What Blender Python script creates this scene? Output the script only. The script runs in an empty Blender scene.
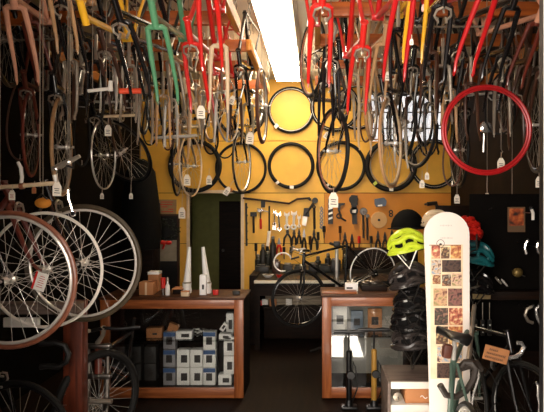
import bpy, bmesh, math, random
from mathutils import Vector, Matrix
random.seed(7)
scene = bpy.context.scene
COL = scene.collection
F, CX, CY, EYE = 550.0, 315.0, 203.0, 1.65

# ------------------------------------------------------------------ camera, sky, lights, exposure
cam_data = bpy.data.cameras.new('camera')
cam = bpy.data.objects.new('camera', cam_data); COL.objects.link(cam)
cam.location = (0, 0, EYE); cam.rotation_euler = (math.radians(90), 0, 0)
cam_data.sensor_width = 36; cam_data.lens = 36 * F / 550
cam_data.shift_x = (275 - CX) / 550; cam_data.shift_y = (CY - 206) / 550
cam_data.clip_start = 0.05
scene.camera = cam
w = bpy.data.worlds.new('sky'); scene.world = w; w.use_nodes = True
w.node_tree.nodes['Background'].inputs[0].default_value = (0.75, 0.85, 1.0, 1)
w.node_tree.nodes['Background'].inputs[1].default_value = 0.02
def area_light(name, loc, target, sx, sy, power, color):
    l = bpy.data.lights.new(name, 'AREA'); l.shape = 'RECTANGLE'; l.size = sx; l.size_y = sy
    l.energy = power; l.color = color
    o = bpy.data.objects.new(name, l); COL.objects.link(o)
    o.location = loc
    o.rotation_euler = (Vector(target) - Vector(loc)).to_track_quat('-Z', 'Y').to_euler()
    return o
area_light('doorway_daylight', (-0.65, -0.9, 2.0), (-0.45, 4.0, 1.9), 2.1, 2.4, 330, (1.0, 0.90, 0.80))
sun_data = bpy.data.lights.new('sun', 'SUN'); sun_data.energy = 45; sun_data.angle = 0.01; sun_data.color = (1.0, 0.95, 0.88)
sun = bpy.data.objects.new('sun', sun_data); COL.objects.link(sun)
sun.rotation_euler = Vector((0.03, 1.0, -1.41)).to_track_quat('-Z', 'Y').to_euler()
vs = scene.view_settings
vs.view_transform = 'Standard'; vs.look = 'None'; vs.gamma = 1.0; vs.use_curve_mapping = False
vs.exposure = 0.0
TUBE_EMISSION = 34.0

# ------------------------------------------------------------------ materials
def lin(c):
    return tuple((x / 255 / 12.92) if x / 255 <= 0.04045 else ((x / 255 + 0.055) / 1.055) ** 2.4 for x in c)
MATS = {}
def mat(name, rgb, rough=0.5, metal=0.0, var=0.15, scale=12.0, emit=None, coat=0.0, spec=0.5):
    """procedural material: base colour broken up by noise"""
    if name in MATS: return MATS[name]
    m = bpy.data.materials.new(name); m.use_nodes = True
    nt = m.node_tree; b = nt.nodes['Principled BSDF']
    c = lin(rgb)
    tc = nt.nodes.new('ShaderNodeTexCoord'); nz = nt.nodes.new('ShaderNodeTexNoise')
    nz.inputs['Scale'].default_value = scale; nz.inputs['Detail'].default_value = 4
    rp = nt.nodes.new('ShaderNodeValToRGB')
    rp.color_ramp.elements[0].position = 0.3; rp.color_ramp.elements[1].position = 0.7
    rp.color_ramp.elements[0].color = tuple(x * (1 - var) for x in c) + (1,)
    rp.color_ramp.elements[1].color = tuple(min(1, x * (1 + var)) for x in c) + (1,)
    nt.links.new(tc.outputs['Object'], nz.inputs['Vector'])
    nt.links.new(nz.outputs['Fac'], rp.inputs['Fac'])
    nt.links.new(rp.outputs['Color'], b.inputs['Base Color'])
    b.inputs['Roughness'].default_value = rough; b.inputs['Metallic'].default_value = metal
    b.inputs['Coat Weight'].default_value = coat; b.inputs['Coat Roughness'].default_value = 0.12; b.inputs['Specular IOR Level'].default_value = spec
    if emit:
        b.inputs['Emission Color'].default_value = lin(emit[0]) + (1,); b.inputs['Emission Strength'].default_value = emit[1]
    MATS[name] = m; return m
def wood(name, dark, light, rough=0.45, stretch=(1, 12, 12), scale=3.0, coat=0.15, spec=0.4):
    if name in MATS: return MATS[name]
    m = bpy.data.materials.new(name); m.use_nodes = True
    nt = m.node_tree; b = nt.nodes['Principled BSDF']
    tc = nt.nodes.new('ShaderNodeTexCoord'); mp = nt.nodes.new('ShaderNodeMapping'); mp.inputs['Scale'].default_value = stretch
    nz = nt.nodes.new('ShaderNodeTexNoise'); nz.inputs['Scale'].default_value = scale; nz.inputs['Detail'].default_value = 6; nz.inputs['Distortion'].default_value = 0.6
    rp = nt.nodes.new('ShaderNodeValToRGB')
    rp.color_ramp.elements[0].position = 0.32; rp.color_ramp.elements[1].position = 0.68
    rp.color_ramp.elements[0].color = lin(dark) + (1,); rp.color_ramp.elements[1].color = lin(light) + (1,)
    bp = nt.nodes.new('ShaderNodeBump'); bp.inputs['Strength'].default_value = 0.15
    L = nt.links
    L.new(tc.outputs['Object'], mp.inputs['Vector']); L.new(mp.outputs['Vector'], nz.inputs['Vector'])
    L.new(nz.outputs['Fac'], rp.inputs['Fac']); L.new(rp.outputs['Color'], b.inputs['Base Color'])
    L.new(nz.outputs['Fac'], bp.inputs['Height']); L.new(bp.outputs['Normal'], b.inputs['Normal'])
    b.inputs['Roughness'].default_value = rough; b.inputs['Coat Weight'].default_value = coat; b.inputs['Specular IOR Level'].default_value = spec
    MATS[name] = m; return m
def glass(name, refl=0.10, tint=(0.99, 1.0, 0.99)):
    if name in MATS: return MATS[name]
    m = bpy.data.materials.new(name); m.use_nodes = True
    nt = m.node_tree; nt.nodes.clear()
    out = nt.nodes.new('ShaderNodeOutputMaterial'); mx = nt.nodes.new('ShaderNodeMixShader')
    tr = nt.nodes.new('ShaderNodeBsdfTransparent'); tr.inputs[0].default_value = tint + (1,)
    gl = nt.nodes.new('ShaderNodeBsdfGlossy'); gl.inputs['Roughness'].default_value = 0.02
    lw = nt.nodes.new('ShaderNodeFresnel'); lw.inputs['IOR'].default_value = 1.5
    ad = nt.nodes.new('ShaderNodeMath'); ad.operation = 'ADD'; ad.inputs[1].default_value = refl
    nt.links.new(lw.outputs[0], ad.inputs[0]); nt.links.new(ad.outputs[0], mx.inputs[0])
    nt.links.new(tr.outputs[0], mx.inputs[1]); nt.links.new(gl.outputs[0], mx.inputs[2]); nt.links.new(mx.outputs[0], out.inputs[0])
    MATS[name] = m; return m
def collage(name, cols, scale):
    """a printed photograph seen small: blotchy patches of colour"""
    if name in MATS: return MATS[name]
    m = bpy.data.materials.new(name); m.use_nodes = True
    nt = m.node_tree; b = nt.nodes['Principled BSDF']
    tc = nt.nodes.new('ShaderNodeTexCoord'); v = nt.nodes.new('ShaderNodeTexNoise'); v.inputs['Scale'].default_value = scale; v.inputs['Detail'].default_value = 3
    rp = nt.nodes.new('ShaderNodeValToRGB')
    while len(rp.color_ramp.elements) < len(cols): rp.color_ramp.elements.new(0.5)
    for i, c in enumerate(cols):
        rp.color_ramp.elements[i].position = 0.36 + 0.28 * i / (len(cols) - 1); rp.color_ramp.elements[i].color = lin(c) + (1,)
    nt.links.new(tc.outputs['Object'], v.inputs['Vector']); nt.links.new(v.outputs['Fac'], rp.inputs['Fac']); nt.links.new(rp.outputs['Color'], b.inputs['Base Color'])
    b.inputs['Roughness'].default_value = 0.5
    MATS[name] = m; return m

YELLOW_WALL = mat('yellow wall paint', (226, 172, 62), 0.5, 0, 0.10, 3)
ORANGE_WALL = mat('orange pegboard paint', (210, 134, 36), 0.55, 0, 0.08, 4)
CEIL = mat('aged white ceiling paint', (226, 216, 196), 0.8, 0, 0.10, 1.5)
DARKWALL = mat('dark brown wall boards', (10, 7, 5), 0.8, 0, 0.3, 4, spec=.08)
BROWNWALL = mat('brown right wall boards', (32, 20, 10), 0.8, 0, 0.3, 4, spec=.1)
FLOORM = wood('worn dark floor boards', (16, 9, 5), (32, 19, 11), 0.6, (10, 0.8, 1), 3.0, 0.0, 0.12)
RACKWOOD = wood('reddish rack timber', (150, 70, 24), (196, 104, 40), 0.5)
RAILWOOD = wood('orange rail timber', (196, 116, 36), (226, 150, 62), 0.5, (12, 1, 12))
CASEWOOD = wood('orange oak case trim', (118, 60, 26), (166, 96, 50), 0.4)
CASEWOODV = wood('orange oak case upright', (118, 60, 26), (166, 96, 50), 0.4, (12, 12, 1))
DARKWOOD = wood('dark stained wood', (16, 9, 5), (34, 19, 10), 0.6, coat=0, spec=.15)
REDWOOD = wood('red brown post timber', (70, 28, 14), (110, 48, 26), 0.5, (12, 12, 1))
GREYWOOD = wood('grey weathered plank', (84, 70, 62), (122, 104, 94), 0.6)
TRIMWHITE = mat('white trim paint', (252, 250, 244), 0.5, 0, 0.03)
DOORGREEN = mat('olive green inner wall', (120, 118, 60), 0.7, 0, 0.1)
BLACK = mat('black paint', (9, 8, 8), 0.4, 0, 0.2)
RUBBER = mat('black tyre rubber', (18, 16, 14), 0.65, 0, 0.2, 40, spec=.3)
BROWNRUBBER = mat('brown tyre rubber', (92, 54, 38), 0.5, 0, 0.2, 30)
GUM = mat('tan gum tyre', (176, 134, 92), 0.5, 0, 0.15, 30)
OLIVER = mat('olive gum tyre', (64, 52, 34), 0.55, 0, 0.2, 30)
MAROONT = mat('maroon tyre', (128, 52, 38), 0.45, 0, 0.2, 30)
COPPERT = mat('copper brown tyre', (140, 84, 60), 0.35, 0, 0.2, 30)
REDTYRE = mat('red rim paint', (176, 24, 28), 0.35, 0, 0.06, 20)
SILVER = mat('silver alloy', (232, 226, 216), 0.22, 0.5, 0.06, 20)
DULLSILVER = mat('dull silver alloy', (170, 158, 142), 0.28, 0.6, 0.12, 20)
WHITEMETAL = mat('white enamel metal', (232, 224, 212), 0.35, 0, 0.05)
CREAM = mat('cream paint', (222, 196, 160), 0.35, 0, 0.08, coat=0.7)
PINKF = mat('dusty pink frame paint', (214, 152, 122), 0.4, 0, 0.06, coat=0.7)
MAROONF = mat('maroon frame paint', (104, 42, 28), 0.35, 0, 0.15, coat=0.7)
YELLOWF = mat('yellow frame paint', (246, 184, 44), 0.35, 0, 0.05, coat=0.7)
GREENF = mat('sage green frame paint', (82, 136, 98), 0.35, 0, 0.08, coat=0.7)
TEALG = mat('grey green frame paint', (72, 92, 80), 0.4, 0, 0.1)
REDF = mat('bright red frame paint', (200, 36, 30), 0.3, 0, 0.06, coat=0.7)
CRIMSONF = mat('crimson frame paint', (176, 26, 28), 0.3, 0, 0.06, coat=0.7)
BLACKF = mat('black frame paint', (20, 18, 18), 0.25, 0, 0.15, coat=0.7)
BROWNF = mat('brown frame paint', (66, 38, 24), 0.35, 0, 0.15, coat=0.7)
TANF = mat('tan frame paint', (196, 152, 108), 0.4, 0, 0.08, coat=0.7)
ORANGEP = mat('red orange paint', (226, 74, 36), 0.4, 0, 0.06)
LEATHER = mat('black vinyl', (22, 20, 19), 0.45, 0, 0.2)
BARTAPE = mat('dark brown bar tape', (52, 44, 38), 0.6, 0, 0.25, 60)
TAGPAPER = mat('white tag card', (244, 232, 214), 0.7, 0, 0.03)
STRING = mat('tag string', (190, 170, 150), 0.8)
INK = mat('dark ink', (60, 40, 34), 0.7)
REDINK = mat('red ink', (190, 60, 40), 0.7)
CARD = mat('brown cardboard', (180, 120, 74), 0.75, 0, 0.08, 8)
PAPER = mat('white paper', (236, 230, 220), 0.7, 0, 0.03)
BOXWHITE = mat('white product carton', (252, 248, 244), 0.5, 0, 0.03)
BOXBLUE = mat('blue carton print', (62, 92, 140), 0.5, 0, 0.1)
PIC = mat('dark carton picture', (52, 46, 44), 0.5, 0, 0.6, 60)
STEEL = mat('tool steel', (120, 114, 108), 0.35, 1.0, 0.15)
CHROME = mat('chrome', (240, 236, 230), 0.14, 0.8, 0.03)
TOOLBLACK = mat('black tool handles', (30, 26, 22), 0.5, 0, 0.2)
REDPLASTIC = mat('red plastic', (206, 36, 26), 0.4, 0, 0.06)
WHITEPLASTIC = mat('white plastic', (240, 236, 230), 0.4, 0, 0.03)
LIME = mat('lime yellow helmet shell', (196, 214, 52), 0.3, 0, 0.04)
TEAL = mat('teal helmet shell', (24, 88, 92), 0.3, 0, 0.08)
GREYSHELL = mat('grey helmet shell', (46, 40, 38), 0.3, 0, 0.1, coat=0.7)
BLACKSHELL = mat('black helmet shell', (22, 20, 20), 0.18, 0, 0.1, coat=0.7)
FOAM = mat('black helmet foam', (10, 9, 9), 0.8, spec=.15)
GREENRUB = mat('bench clutter green', (26, 26, 18), 0.6)
BENCHTOP = mat('white bench edge', (236, 226, 206), 0.45, 0, 0.05)
PANELGREY = wood('grey boards under the bench', (90, 78, 62), (168, 152, 128), 0.6)
LAMP_DIM = mat('weaker glowing lamp diffuser', (255, 246, 226), 0.5, 0, 0.0, emit=((255, 236, 204), 8.0))
LAMP = mat('glowing lamp diffuser', (255, 246, 226), 0.5, 0, 0.0, emit=((255, 236, 204), TUBE_EMISSION))
WINDOWGLOW = mat('sunlit frosted pane', (240, 240, 240), 0.6, 0, 0.02, emit=((246, 246, 250), 1.0))
COUNTER = wood('dark worn counter top', (52, 27, 13), (92, 52, 26), 0.5, coat=0, spec=.2)
PALEALLOY = mat('pale polished alloy', (226, 218, 208), 0.25, 0.35, 0.04, 20)
GLASS = glass('display glass', 0.08)

# ------------------------------------------------------------------ mesh helpers
def P(px, py, d): return Vector(((px - CX) / F * d, d, EYE - (py - CY) / F * d))
def S(px, d): return px / F * d
class MB:
    def __init__(s): s.bm = bmesh.new()
    def tube(s, pts, r, seg=8, closed=False, flat=1.0):
        pts = [Vector(p) for p in pts]; n = len(pts)
        rs = r if isinstance(r, (list, tuple)) else [r] * n
        rings = []; prev = None
        for i, p in enumerate(pts):
            a = pts[i - 1] if (i > 0 or closed) else p
            b = pts[(i + 1) % n] if (i < n - 1 or closed) else p
            t = (b - a).normalized()
            if prev is None:
                u = t.orthogonal().normalized() if abs(t.z) > 0.99 else t.cross(Vector((0, 0, 1))).normalized()
            else:
                u = (prev - t * prev.dot(t)).normalized()
            prev = u; v = t.cross(u)
            rings.append([s.bm.verts.new(p + (u * math.cos(2 * math.pi * k / seg) + v * math.sin(2 * math.pi * k / seg) * flat) * rs[i]) for k in range(seg)])
        m = n if closed else n - 1
        for i in range(m):
            A, B = rings[i], rings[(i + 1) % n]
            for k in range(seg):
                s.bm.faces.new((A[k], A[(k + 1) % seg], B[(k + 1) % seg], B[k]))
        if not closed:
            s.bm.faces.new(rings[0][::-1]); s.bm.faces.new(rings[-1])
        return s
    def ring(s, c, R, r, axis='Y', seg=48, sub=8, ry=None, mtx=None, flat=1.0):
        c = Vector(c); ry = ry or R; pts = []
        for k in range(seg):
            a = 2 * math.pi * k / seg; x, y = R * math.cos(a), ry * math.sin(a)
            v = Vector((x, 0, y)) if axis == 'Y' else Vector((0, x, y)) if axis == 'X' else Vector((x, y, 0))
            if mtx is not None: v = mtx @ v
            pts.append(c + v)
        rings = []
        for k in range(seg):
            p = pts[k]; rad = (p - c).normalized(); t = (pts[(k + 1) % seg] - pts[k - 1]).normalized(); ax = rad.cross(t)
            rings.append([s.bm.verts.new(p + rad * math.cos(2 * math.pi * j / sub) * r + ax * math.sin(2 * math.pi * j / sub) * r * flat) for j in range(sub)])
        for k in range(seg):
            A, B = rings[k], rings[(k + 1) % seg]
            for j in range(sub): s.bm.faces.new((A[j], B[j], B[(j + 1) % sub], A[(j + 1) % sub]))
        return s
    def box(s, c, d, rot=None, bevel=0.0):
        g = bmesh.ops.create_cube(s.bm, size=1.0); vs_ = g['verts']
        M = Matrix.Translation(Vector(c)) @ (rot.to_4x4() if rot is not None else Matrix.Identity(4)) @ Matrix.Diagonal((d[0], d[1], d[2], 1))
        bmesh.ops.transform(s.bm, matrix=M, verts=vs_)
        if bevel:
            es = list({e for v in vs_ for e in v.link_edges}); bmesh.ops.bevel(s.bm, geom=es, offset=bevel, segments=2, affect='EDGES', profile=0.5)
        return s
    def span(s, a, b, bevel=0.0):
        return s.box([(a[i] + b[i]) / 2 for i in range(3)], [abs(b[i] - a[i]) for i in range(3)], None, bevel)
    def cyl(s, a, b, r, seg=12): return s.tube([a, b], r, seg)
    def prism(s, poly, y, t, mtx=None):
        """polygon of (x, z) points, front face at y, thickness t away from the viewer"""
        A = [s.bm.verts.new((mtx @ Vector((x, y, z))) if mtx is not None else (x, y, z)) for x, z in poly]
        B = [s.bm.verts.new((mtx @ Vector((x, y + t, z))) if mtx is not None else (x, y + t, z)) for x, z in poly]
        n = len(A)
        s.bm.faces.new(A); s.bm.faces.new(B[::-1])
        for i in range(n): s.bm.faces.new((A[i], B[i], B[(i + 1) % n], A[(i + 1) % n]))
        return s
    def ball(s, c, rad, seg=14, rings=8, rot=None):
        g = bmesh.ops.create_uvsphere(s.bm, u_segments=seg, v_segments=rings, radius=1.0)
        M = Matrix.Translation(Vector(c)) @ (rot.to_4x4() if rot is not None else Matrix.Identity(4)) @ Matrix.Diagonal((rad[0], rad[1], rad[2], 1))
        bmesh.ops.transform(s.bm, matrix=M, verts=g['verts']); return s
    def lathe(s, prof, c, seg=24, axis='Z'):
        c = Vector(c); rings = []
        for r, h in prof:
            row = []
            for k in range(seg):
                a = 2 * math.pi * k / seg; x, y = max(r, 1e-4) * math.cos(a), max(r, 1e-4) * math.sin(a)
                row.append(s.bm.verts.new(c + (Vector((x, y, h)) if axis == 'Z' else Vector((x, h, y)))))
            rings.append(row)
        for i in range(len(rings) - 1):
            A, B = rings[i], rings[i + 1]
            for k in range(seg): s.bm.faces.new((A[k], A[(k + 1) % seg], B[(k + 1) % seg], B[k]))
        s.bm.faces.new(rings[0][::-1]); s.bm.faces.new(rings[-1]); return s
    def mesh(s, name, ang=35):
        bmesh.ops.recalc_face_normals(s.bm, faces=s.bm.faces)
        me = bpy.data.meshes.new(name); s.bm.to_mesh(me); s.bm.free()
        me.shade_smooth(); me.set_sharp_from_angle(angle=math.radians(ang)); return me
def wloc(o):
    v = Vector((0, 0, 0))
    while o: v += o.location; o = o.parent
    return v
def obj(name, me, m, parent=None):
    """link a mesh, material on the object so copies can share mesh data"""
    if not me.materials: me.materials.append(m)
    o = bpy.data.objects.new(name, me); COL.objects.link(o)
    o.material_slots[0].link = 'OBJECT'; o.material_slots[0].material = m
    if parent: o.parent = parent
    return o
def build(name, mb, m, parent=None, **k):
    """world-coordinate mesh; origin moved to the middle of its base"""
    vsx = [v.co for v in mb.bm.verts]
    lo = Vector([min(v[i] for v in vsx) for i in range(3)]); hi = Vector([max(v[i] for v in vsx) for i in range(3)])
    base = Vector(((lo.x + hi.x) / 2, (lo.y + hi.y) / 2, lo.z))
    bmesh.ops.translate(mb.bm, verts=mb.bm.verts, vec=-base)
    o = obj(name, mb.mesh(name), m, parent)
    o.location = base - (wloc(parent) if parent else Vector((0, 0, 0)))
    if k: tag(o, **k)
    return o
def tag(o, label=None, cat=None, group=None, kind=None):
    if label: o['label'] = label
    if cat: o['category'] = cat
    if group: o['group'] = group
    if kind: o['kind'] = kind
    return o
def thing(name, loc, label, cat, group=None):
    o = bpy.data.objects.new(name, None); COL.objects.link(o); o.location = loc; o.empty_display_size = 0.05
    return tag(o, label, cat, group)
def struct(name, mb, m, parent=None):
    o = build(name, mb, m, parent)
    if not parent: o['kind'] = 'structure'
    return o
CACHE = {}
def shared(key, fn):
    if key not in CACHE: CACHE[key] = fn().mesh(key)
    return CACHE[key]
# ------------------------------------------------------------------ the room
XL, XR, YB, YF, ZC = -2.5, 1.94, 7.85, 1.2, 3.42
DOOR = (-1.784, -1.056, 1.79); WIN = (0.80, 1.82, 2.52, 3.22)
struct('floor', MB().span((XL - .3, -2.5, -.1), (XR + .3, YB + 2, 0)), FLOORM)
struct('ceiling', MB().span((XL - .1, YF, ZC), (XR + .1, YB + 2, ZC + .1)), CEIL)
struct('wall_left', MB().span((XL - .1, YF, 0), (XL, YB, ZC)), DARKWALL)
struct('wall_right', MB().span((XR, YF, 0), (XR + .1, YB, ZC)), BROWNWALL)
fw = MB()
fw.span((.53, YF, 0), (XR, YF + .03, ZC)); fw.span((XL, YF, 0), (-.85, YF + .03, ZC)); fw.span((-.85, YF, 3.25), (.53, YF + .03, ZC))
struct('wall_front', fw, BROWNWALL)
struct('trim_1', MB().span((.4975, YF - .015, 0), (.60, YF - .001, 3.25), .002), TRIMWHITE)
struct('trim_2', MB().span((.4975, YF, 0), (.529, YF + .02, 3.25)), BLACK)
dm = thing('added_slab', (.2, 2.95, 0), 'pale slab added out of view inside the shop door to reflect in the right case', 'added_slab')  # added pale slab, out of view; its sunlit top makes the pane reflection
build('mat', MB().span((-.12, 2.5, 0.001), (.52, 3.42, .012), .004), mat('pale added slab', (222, 216, 206), .8, 0, .1, 60), dm)  # top of the added slab, pale to throw sun at the glass
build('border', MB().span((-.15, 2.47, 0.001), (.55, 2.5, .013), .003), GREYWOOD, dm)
# back wall: boards with dark joints between them, a doorway and a window
back = MB(); yb = [0, 1.07, 1.793, 2.535, ZC]
def wall_row(mb, z0, z1, y0, y1, gap, x0, x1):
    cuts = [(x0, x1)]
    if z0 < DOOR[2] - .01:
        cuts = [(x0, DOOR[0]), (DOOR[1], x1)]
    for a, b in cuts:
        if a < x1 and z1 > WIN[2] + .05 and b > WIN[0]:
            mb.span((a, y0, z0 + gap), (WIN[0], y1, z1 - gap)); mb.span((WIN[1], y0, z0 + gap), (b, y1, z1 - gap))
            mb.span((WIN[0], y0, WIN[3]), (WIN[1], y1, z1 - gap))
        else: mb.span((a, y0, z0 + gap), (b, y1, z1 - gap))
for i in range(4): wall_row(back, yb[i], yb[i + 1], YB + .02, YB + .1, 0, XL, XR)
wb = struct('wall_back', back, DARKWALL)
pan = MB()
for i in range(4):
    if i == 1: wall_row(pan, yb[i], yb[i + 1], YB, YB + .02, .004, XL, .13)
    else: wall_row(pan, yb[i], yb[i + 1], YB, YB + .02, .004, XL, XR)
build('wall_boards', pan, YELLOW_WALL, wb)
build('pegboard', MB().span((.134, YB, 1.074), (XR, YB + .02, 1.789)), ORANGE_WALL, wb)
# doorway in the back wall and the dark passage behind it
df = MB()
df.span((DOOR[0] - .045, YB - .02, 0), (DOOR[0], YB + .1, DOOR[2] + .045)); df.span((DOOR[1], YB - .02, 0), (DOOR[1] + .045, YB + .1, DOOR[2] + .045)); df.span((DOOR[0], YB - .02, DOOR[2]), (DOOR[1], YB + .1, DOOR[2] + .045))
d1 = struct('trim_3', df, CREAM)
struct('wall_passage', MB().span((-3.2, YB + 1.5, 0), (0.2, YB + 1.6, 2.6)).span((-3.3, YB + .1, 0), (-3.2, YB + 1.5, 2.6)).span((.2, YB + .1, 0), (.3, YB + 1.5, 2.6)), DOORGREEN)
dd = struct('door_1', MB().span((-1.62, YB + 1.44, 0), (-.95, YB + 1.5, 1.68)), DARKWOOD)
build('door_handle', MB().ball((-1.55, YB + 1.42, .85), (.025, .025, .025)), STEEL, dd)
# bright window with bars high in the back wall
wp = struct('window_1', MB().span((WIN[0], YB + .06, WIN[2]), (WIN[1], YB + .07, WIN[3])), WINDOWGLOW)
wbr = MB()
for x in (.80, 1.06, 1.31, 1.56, 1.82): wbr.span((x - .008, YB + .02, WIN[2]), (x + .008, YB + .055, WIN[3]))
for z in (2.52, 2.72, 2.95, 3.21): wbr.span((WIN[0], YB + .02, z - .008), (WIN[1], YB + .055, z + .008))
build('window_bars', wbr, BLACK, wp)

# ------------------------------------------------------------------ ceiling light
cl = thing('ceiling_light', (-.36, 5.5, 3.30), 'long fluorescent strip light on the pale ceiling between the two racks', 'light')
hs = MB(); hs.prism([(-.56, 3.42), (-.16, 3.42), (-.19, 3.33), (-.53, 3.33)], 3.9, 3.6)
build('housing', hs, WHITEMETAL, cl)
build('diffuser', MB().span((-.52, 3.95, 3.295), (-.20, 5.72, 3.33), .012), LAMP_DIM, cl)
build('diffuser', MB().span((-.52, 5.74, 3.295), (-.20, 7.45, 3.33), .012), LAMP, cl)

# ------------------------------------------------------------------ hanging racks
def chain(mb, x, y, z0, z1, link=.042):
    n = int((z1 - z0) / link); st = (z1 - z0) / n
    for i in range(n):
        mb.ring((x, y, z0 + (i + .5) * st), .012, .0032, 'Y' if i % 2 else 'X', 10, 5, ry=st * .62)
ZR = 2.98
def rack(name, xin, xout, rails, crosses, chains, label):
    r = thing(name, ((xin + xout) / 2, 4.5, ZR - .05), label, 'rack')
    for x, y0, y1 in rails: build('rail', MB().span((x - .022, y0, ZR - .05), (x + .022, y1, ZR + .04), .004), RAILWOOD, r)
    for y, a, b in crosses: build('crosspiece', MB().span((a, y, ZR - .052), (b, y + .045, ZR + .045), .004), RACKWOOD, r)
    for x, y in chains:
        m = MB(); chain(m, x, y, ZR + .04, ZC); build('chain', m, STEEL, r)
    return r
rack('hanging_rack', -.57, -2.45, [(-.58, 1.6, 4.13), (-2.3, 1.6, 4.1)], [(3.93, -2.4, -.605), (2.6, -2.4, -.605)], [(-.58, 4.0), (-.58, 2.4), (-2.3, 4.0), (-2.3, 2.0)], 'nearer timber bike rack hung on chains left of the strip light')
rack('hanging_rack', -.57, -2.45, [(-.555, 4.6, 6.45), (-2.3, 4.6, 6.45)], [(4.62, -2.4, -.535), (5.3, -2.4, -.58), (6.15, -2.4, -.58)], [(-.555, 4.64), (-.53, 6.3), (-2.3, 4.7), (-2.3, 6.3)], 'farther timber bike rack hung on chains left of the strip light')
rack('hanging_rack', 0, 1.9, [(0.02, 1.7, 4.6), (1.86, 1.7, 6.2), ], [(2.7, 0.045, 1.84), (3.75, 0.045, 1.84), (4.46, 0.0, 1.84), (5.2, 0.0, 1.84), (5.95, 0.0, 1.84)], [(.02, 2.2), (.02, 4.5), (1.86, 2.2), (1.86, 5.9), (.3, 5.97), (.3, 5.22)], 'long timber bike rack hung on chains right of the strip light')

# ------------------------------------------------------------------ bicycle parts (x forward, z up, bottom bracket at the origin)
BBP, RD, FA, CR, HT, ST = [Vector(v) for v in ((0, 0, 0), (-.41, 0, .07), (.59, 0, .07), (.44, 0, .43), (.398, 0, .565), (-.158, 0, .52))]
SAX = (HT - CR).normalized()
def m_frame():
    b = MB(); hb = CR + SAX * .012
    b.tube([hb, HT], .0185, 12); b.tube([hb + SAX * .04, BBP], .0165, 10); b.tube([HT - SAX * .035, ST - Vector((-.006, 0, .02))], .0145, 10); b.tube([BBP, ST], .0152, 10)
    for s in (-1, 1):
        b.tube([(-.02, s * .022, 0), (-.2, s * .04, .035), (RD.x, s * .066, RD.z)], [.011, .010, .007], 8)
        b.tube([ST + Vector((.004, s * .014, -.02)), (-.28, s * .035, .29), (RD.x, s * .066, RD.z)], [.009, .008, .006], 8)
        b.box((RD.x - .005, s * .066, RD.z), (.045, .006, .05))
    b.cyl((0, -.036, 0), (0, .036, 0), .022, 14); b.cyl((-.28, -.033, .29), (-.28, .033, .29), .006, 8)
    b.ring(HT, .02, .004, 'Z', 16, 6)
    return b
def m_fork():
    b = MB(); b.tube([CR - SAX * .004, CR + SAX * .012], .021, 12)
    b.tube([CR + Vector((0, -.046, -.016)), CR + Vector((0, -.03, .0)), CR + Vector((0, .03, 0)), CR + Vector((0, .046, -.016))], .0145, 10)
    for s in (-1, 1):
        b.tube([CR + Vector((0, s * .042, -.005)), CR + Vector((.04, s * .05, -.12)), CR + Vector((.085, s * .053, -.25)), CR + Vector((.115, s * .054, -.32)), FA + Vector((0, s * .054, 0))], [.0145, .0135, .011, .009, .008], 8)
        b.box(FA + Vector((0, s * .054, -.004)), (.02, .005, .03))
    return b
def m_rim(): return MB().ring((0, 0, 0), .309, .0085, 'Y', 56, 8, flat=1.15)
def m_tyre(r=.0145): return MB().ring((0, 0, 0), .329, r, 'Y', 56, 8)
def m_spokes(n=28):
    b = MB()
    for k in range(n):
        a = 2 * math.pi * k / n; s = 1 if k % 2 else -1; h = a + (.9 if (k // 2) % 2 else -.9)
        b.tube([(.021 * math.cos(h), s * .028, .021 * math.sin(h)), (.302 * math.cos(a), 0, .302 * math.sin(a))], .0013, 4)
    return b
def m_hub():
    b = MB(); b.lathe([(.004, -.07), (.004, -.052), (.013, -.05), (.022, -.031), (.022, -.027), (.011, -.02), (.010, .02), (.022, .027), (.022, .031), (.013, .05), (.004, .052), (.004, .07)], (0, 0, 0), 14, 'Y')
    b.cyl((0, -.078, 0), (0, -.066, 0), .009, 8); b.cyl((0, .066, 0), (0, .078, 0), .009, 8); return b
def m_cassette():
    b = MB()
    for i in range(6): b.lathe([(.008, -.001), (.028 + i * .005, -.001), (.028 + i * .005, .001), (.008, .001)], (0, .05 - i * .0045, 0), 18, 'Y')
    return b
BARC = HT + SAX * .05 + Vector((.085, 0, .01))
def m_stem():
    b = MB(); b.tube([HT, HT + SAX * .05], .0125, 10); b.tube([HT + SAX * .045 - Vector((.01, 0, 0)), BARC], [.016, .013], 10); b.cyl(BARC + Vector((0, -.022, 0)), BARC + Vector((0, .022, 0)), .0185, 12); return b
def m_flatbar(): return MB().tube([BARC + Vector(v) for v in ((-.03, -.28, .005), (-.005, -.1, 0), (0, 0, 0), (-.005, .1, 0), (-.03, .28, .005))], .011, 8)
def m_grips(s):
    b = MB()
    b.tube([BARC + Vector((-.018, s * .18, .003)), BARC + Vector((-.031, s * .29, .005))], .016, 10)
    return b
def m_levers(s):
    b = MB()
    if 1:
        b.ball(BARC + Vector((-.0, s * .14, -.006)), (.022, .014, .014), 8, 6); b.tube([BARC + Vector((.012, s * .14, -.008)), BARC + Vector((.045, s * .17, -.02)), BARC + Vector((.03, s * .25, -.028))], [.007, .006, .005], 6)
    return b
def m_dropbar():
    h = []
    for s in (-1, 1):
        pts = [(0, s * .02, 0), (0, s * .17, 0), (.02, s * .2, 0), (.08, s * .205, -.01), (.105, s * .207, -.05), (.09, s * .21, -.1), (.04, s * .212, -.13), (-.04, s * .214, -.135)]
        h.append([BARC + Vector(p) for p in pts])
    return MB().tube(h[0][::-1] + h[1], .0125, 8)
def m_hoods(s):
    b = MB()
    if 1:
        b.tube([BARC + Vector((.09, s * .205, -.015)), BARC + Vector((.14, s * .2, .02))], [.015, .012], 8); b.tube([BARC + Vector((.125, s * .2, .005)), BARC + Vector((.15, s * .2, -.06)), BARC + Vector((.12, s * .2, -.12))], [.007, .006, .005], 6)
    return b
SPU = (ST - BBP).normalized()
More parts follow.
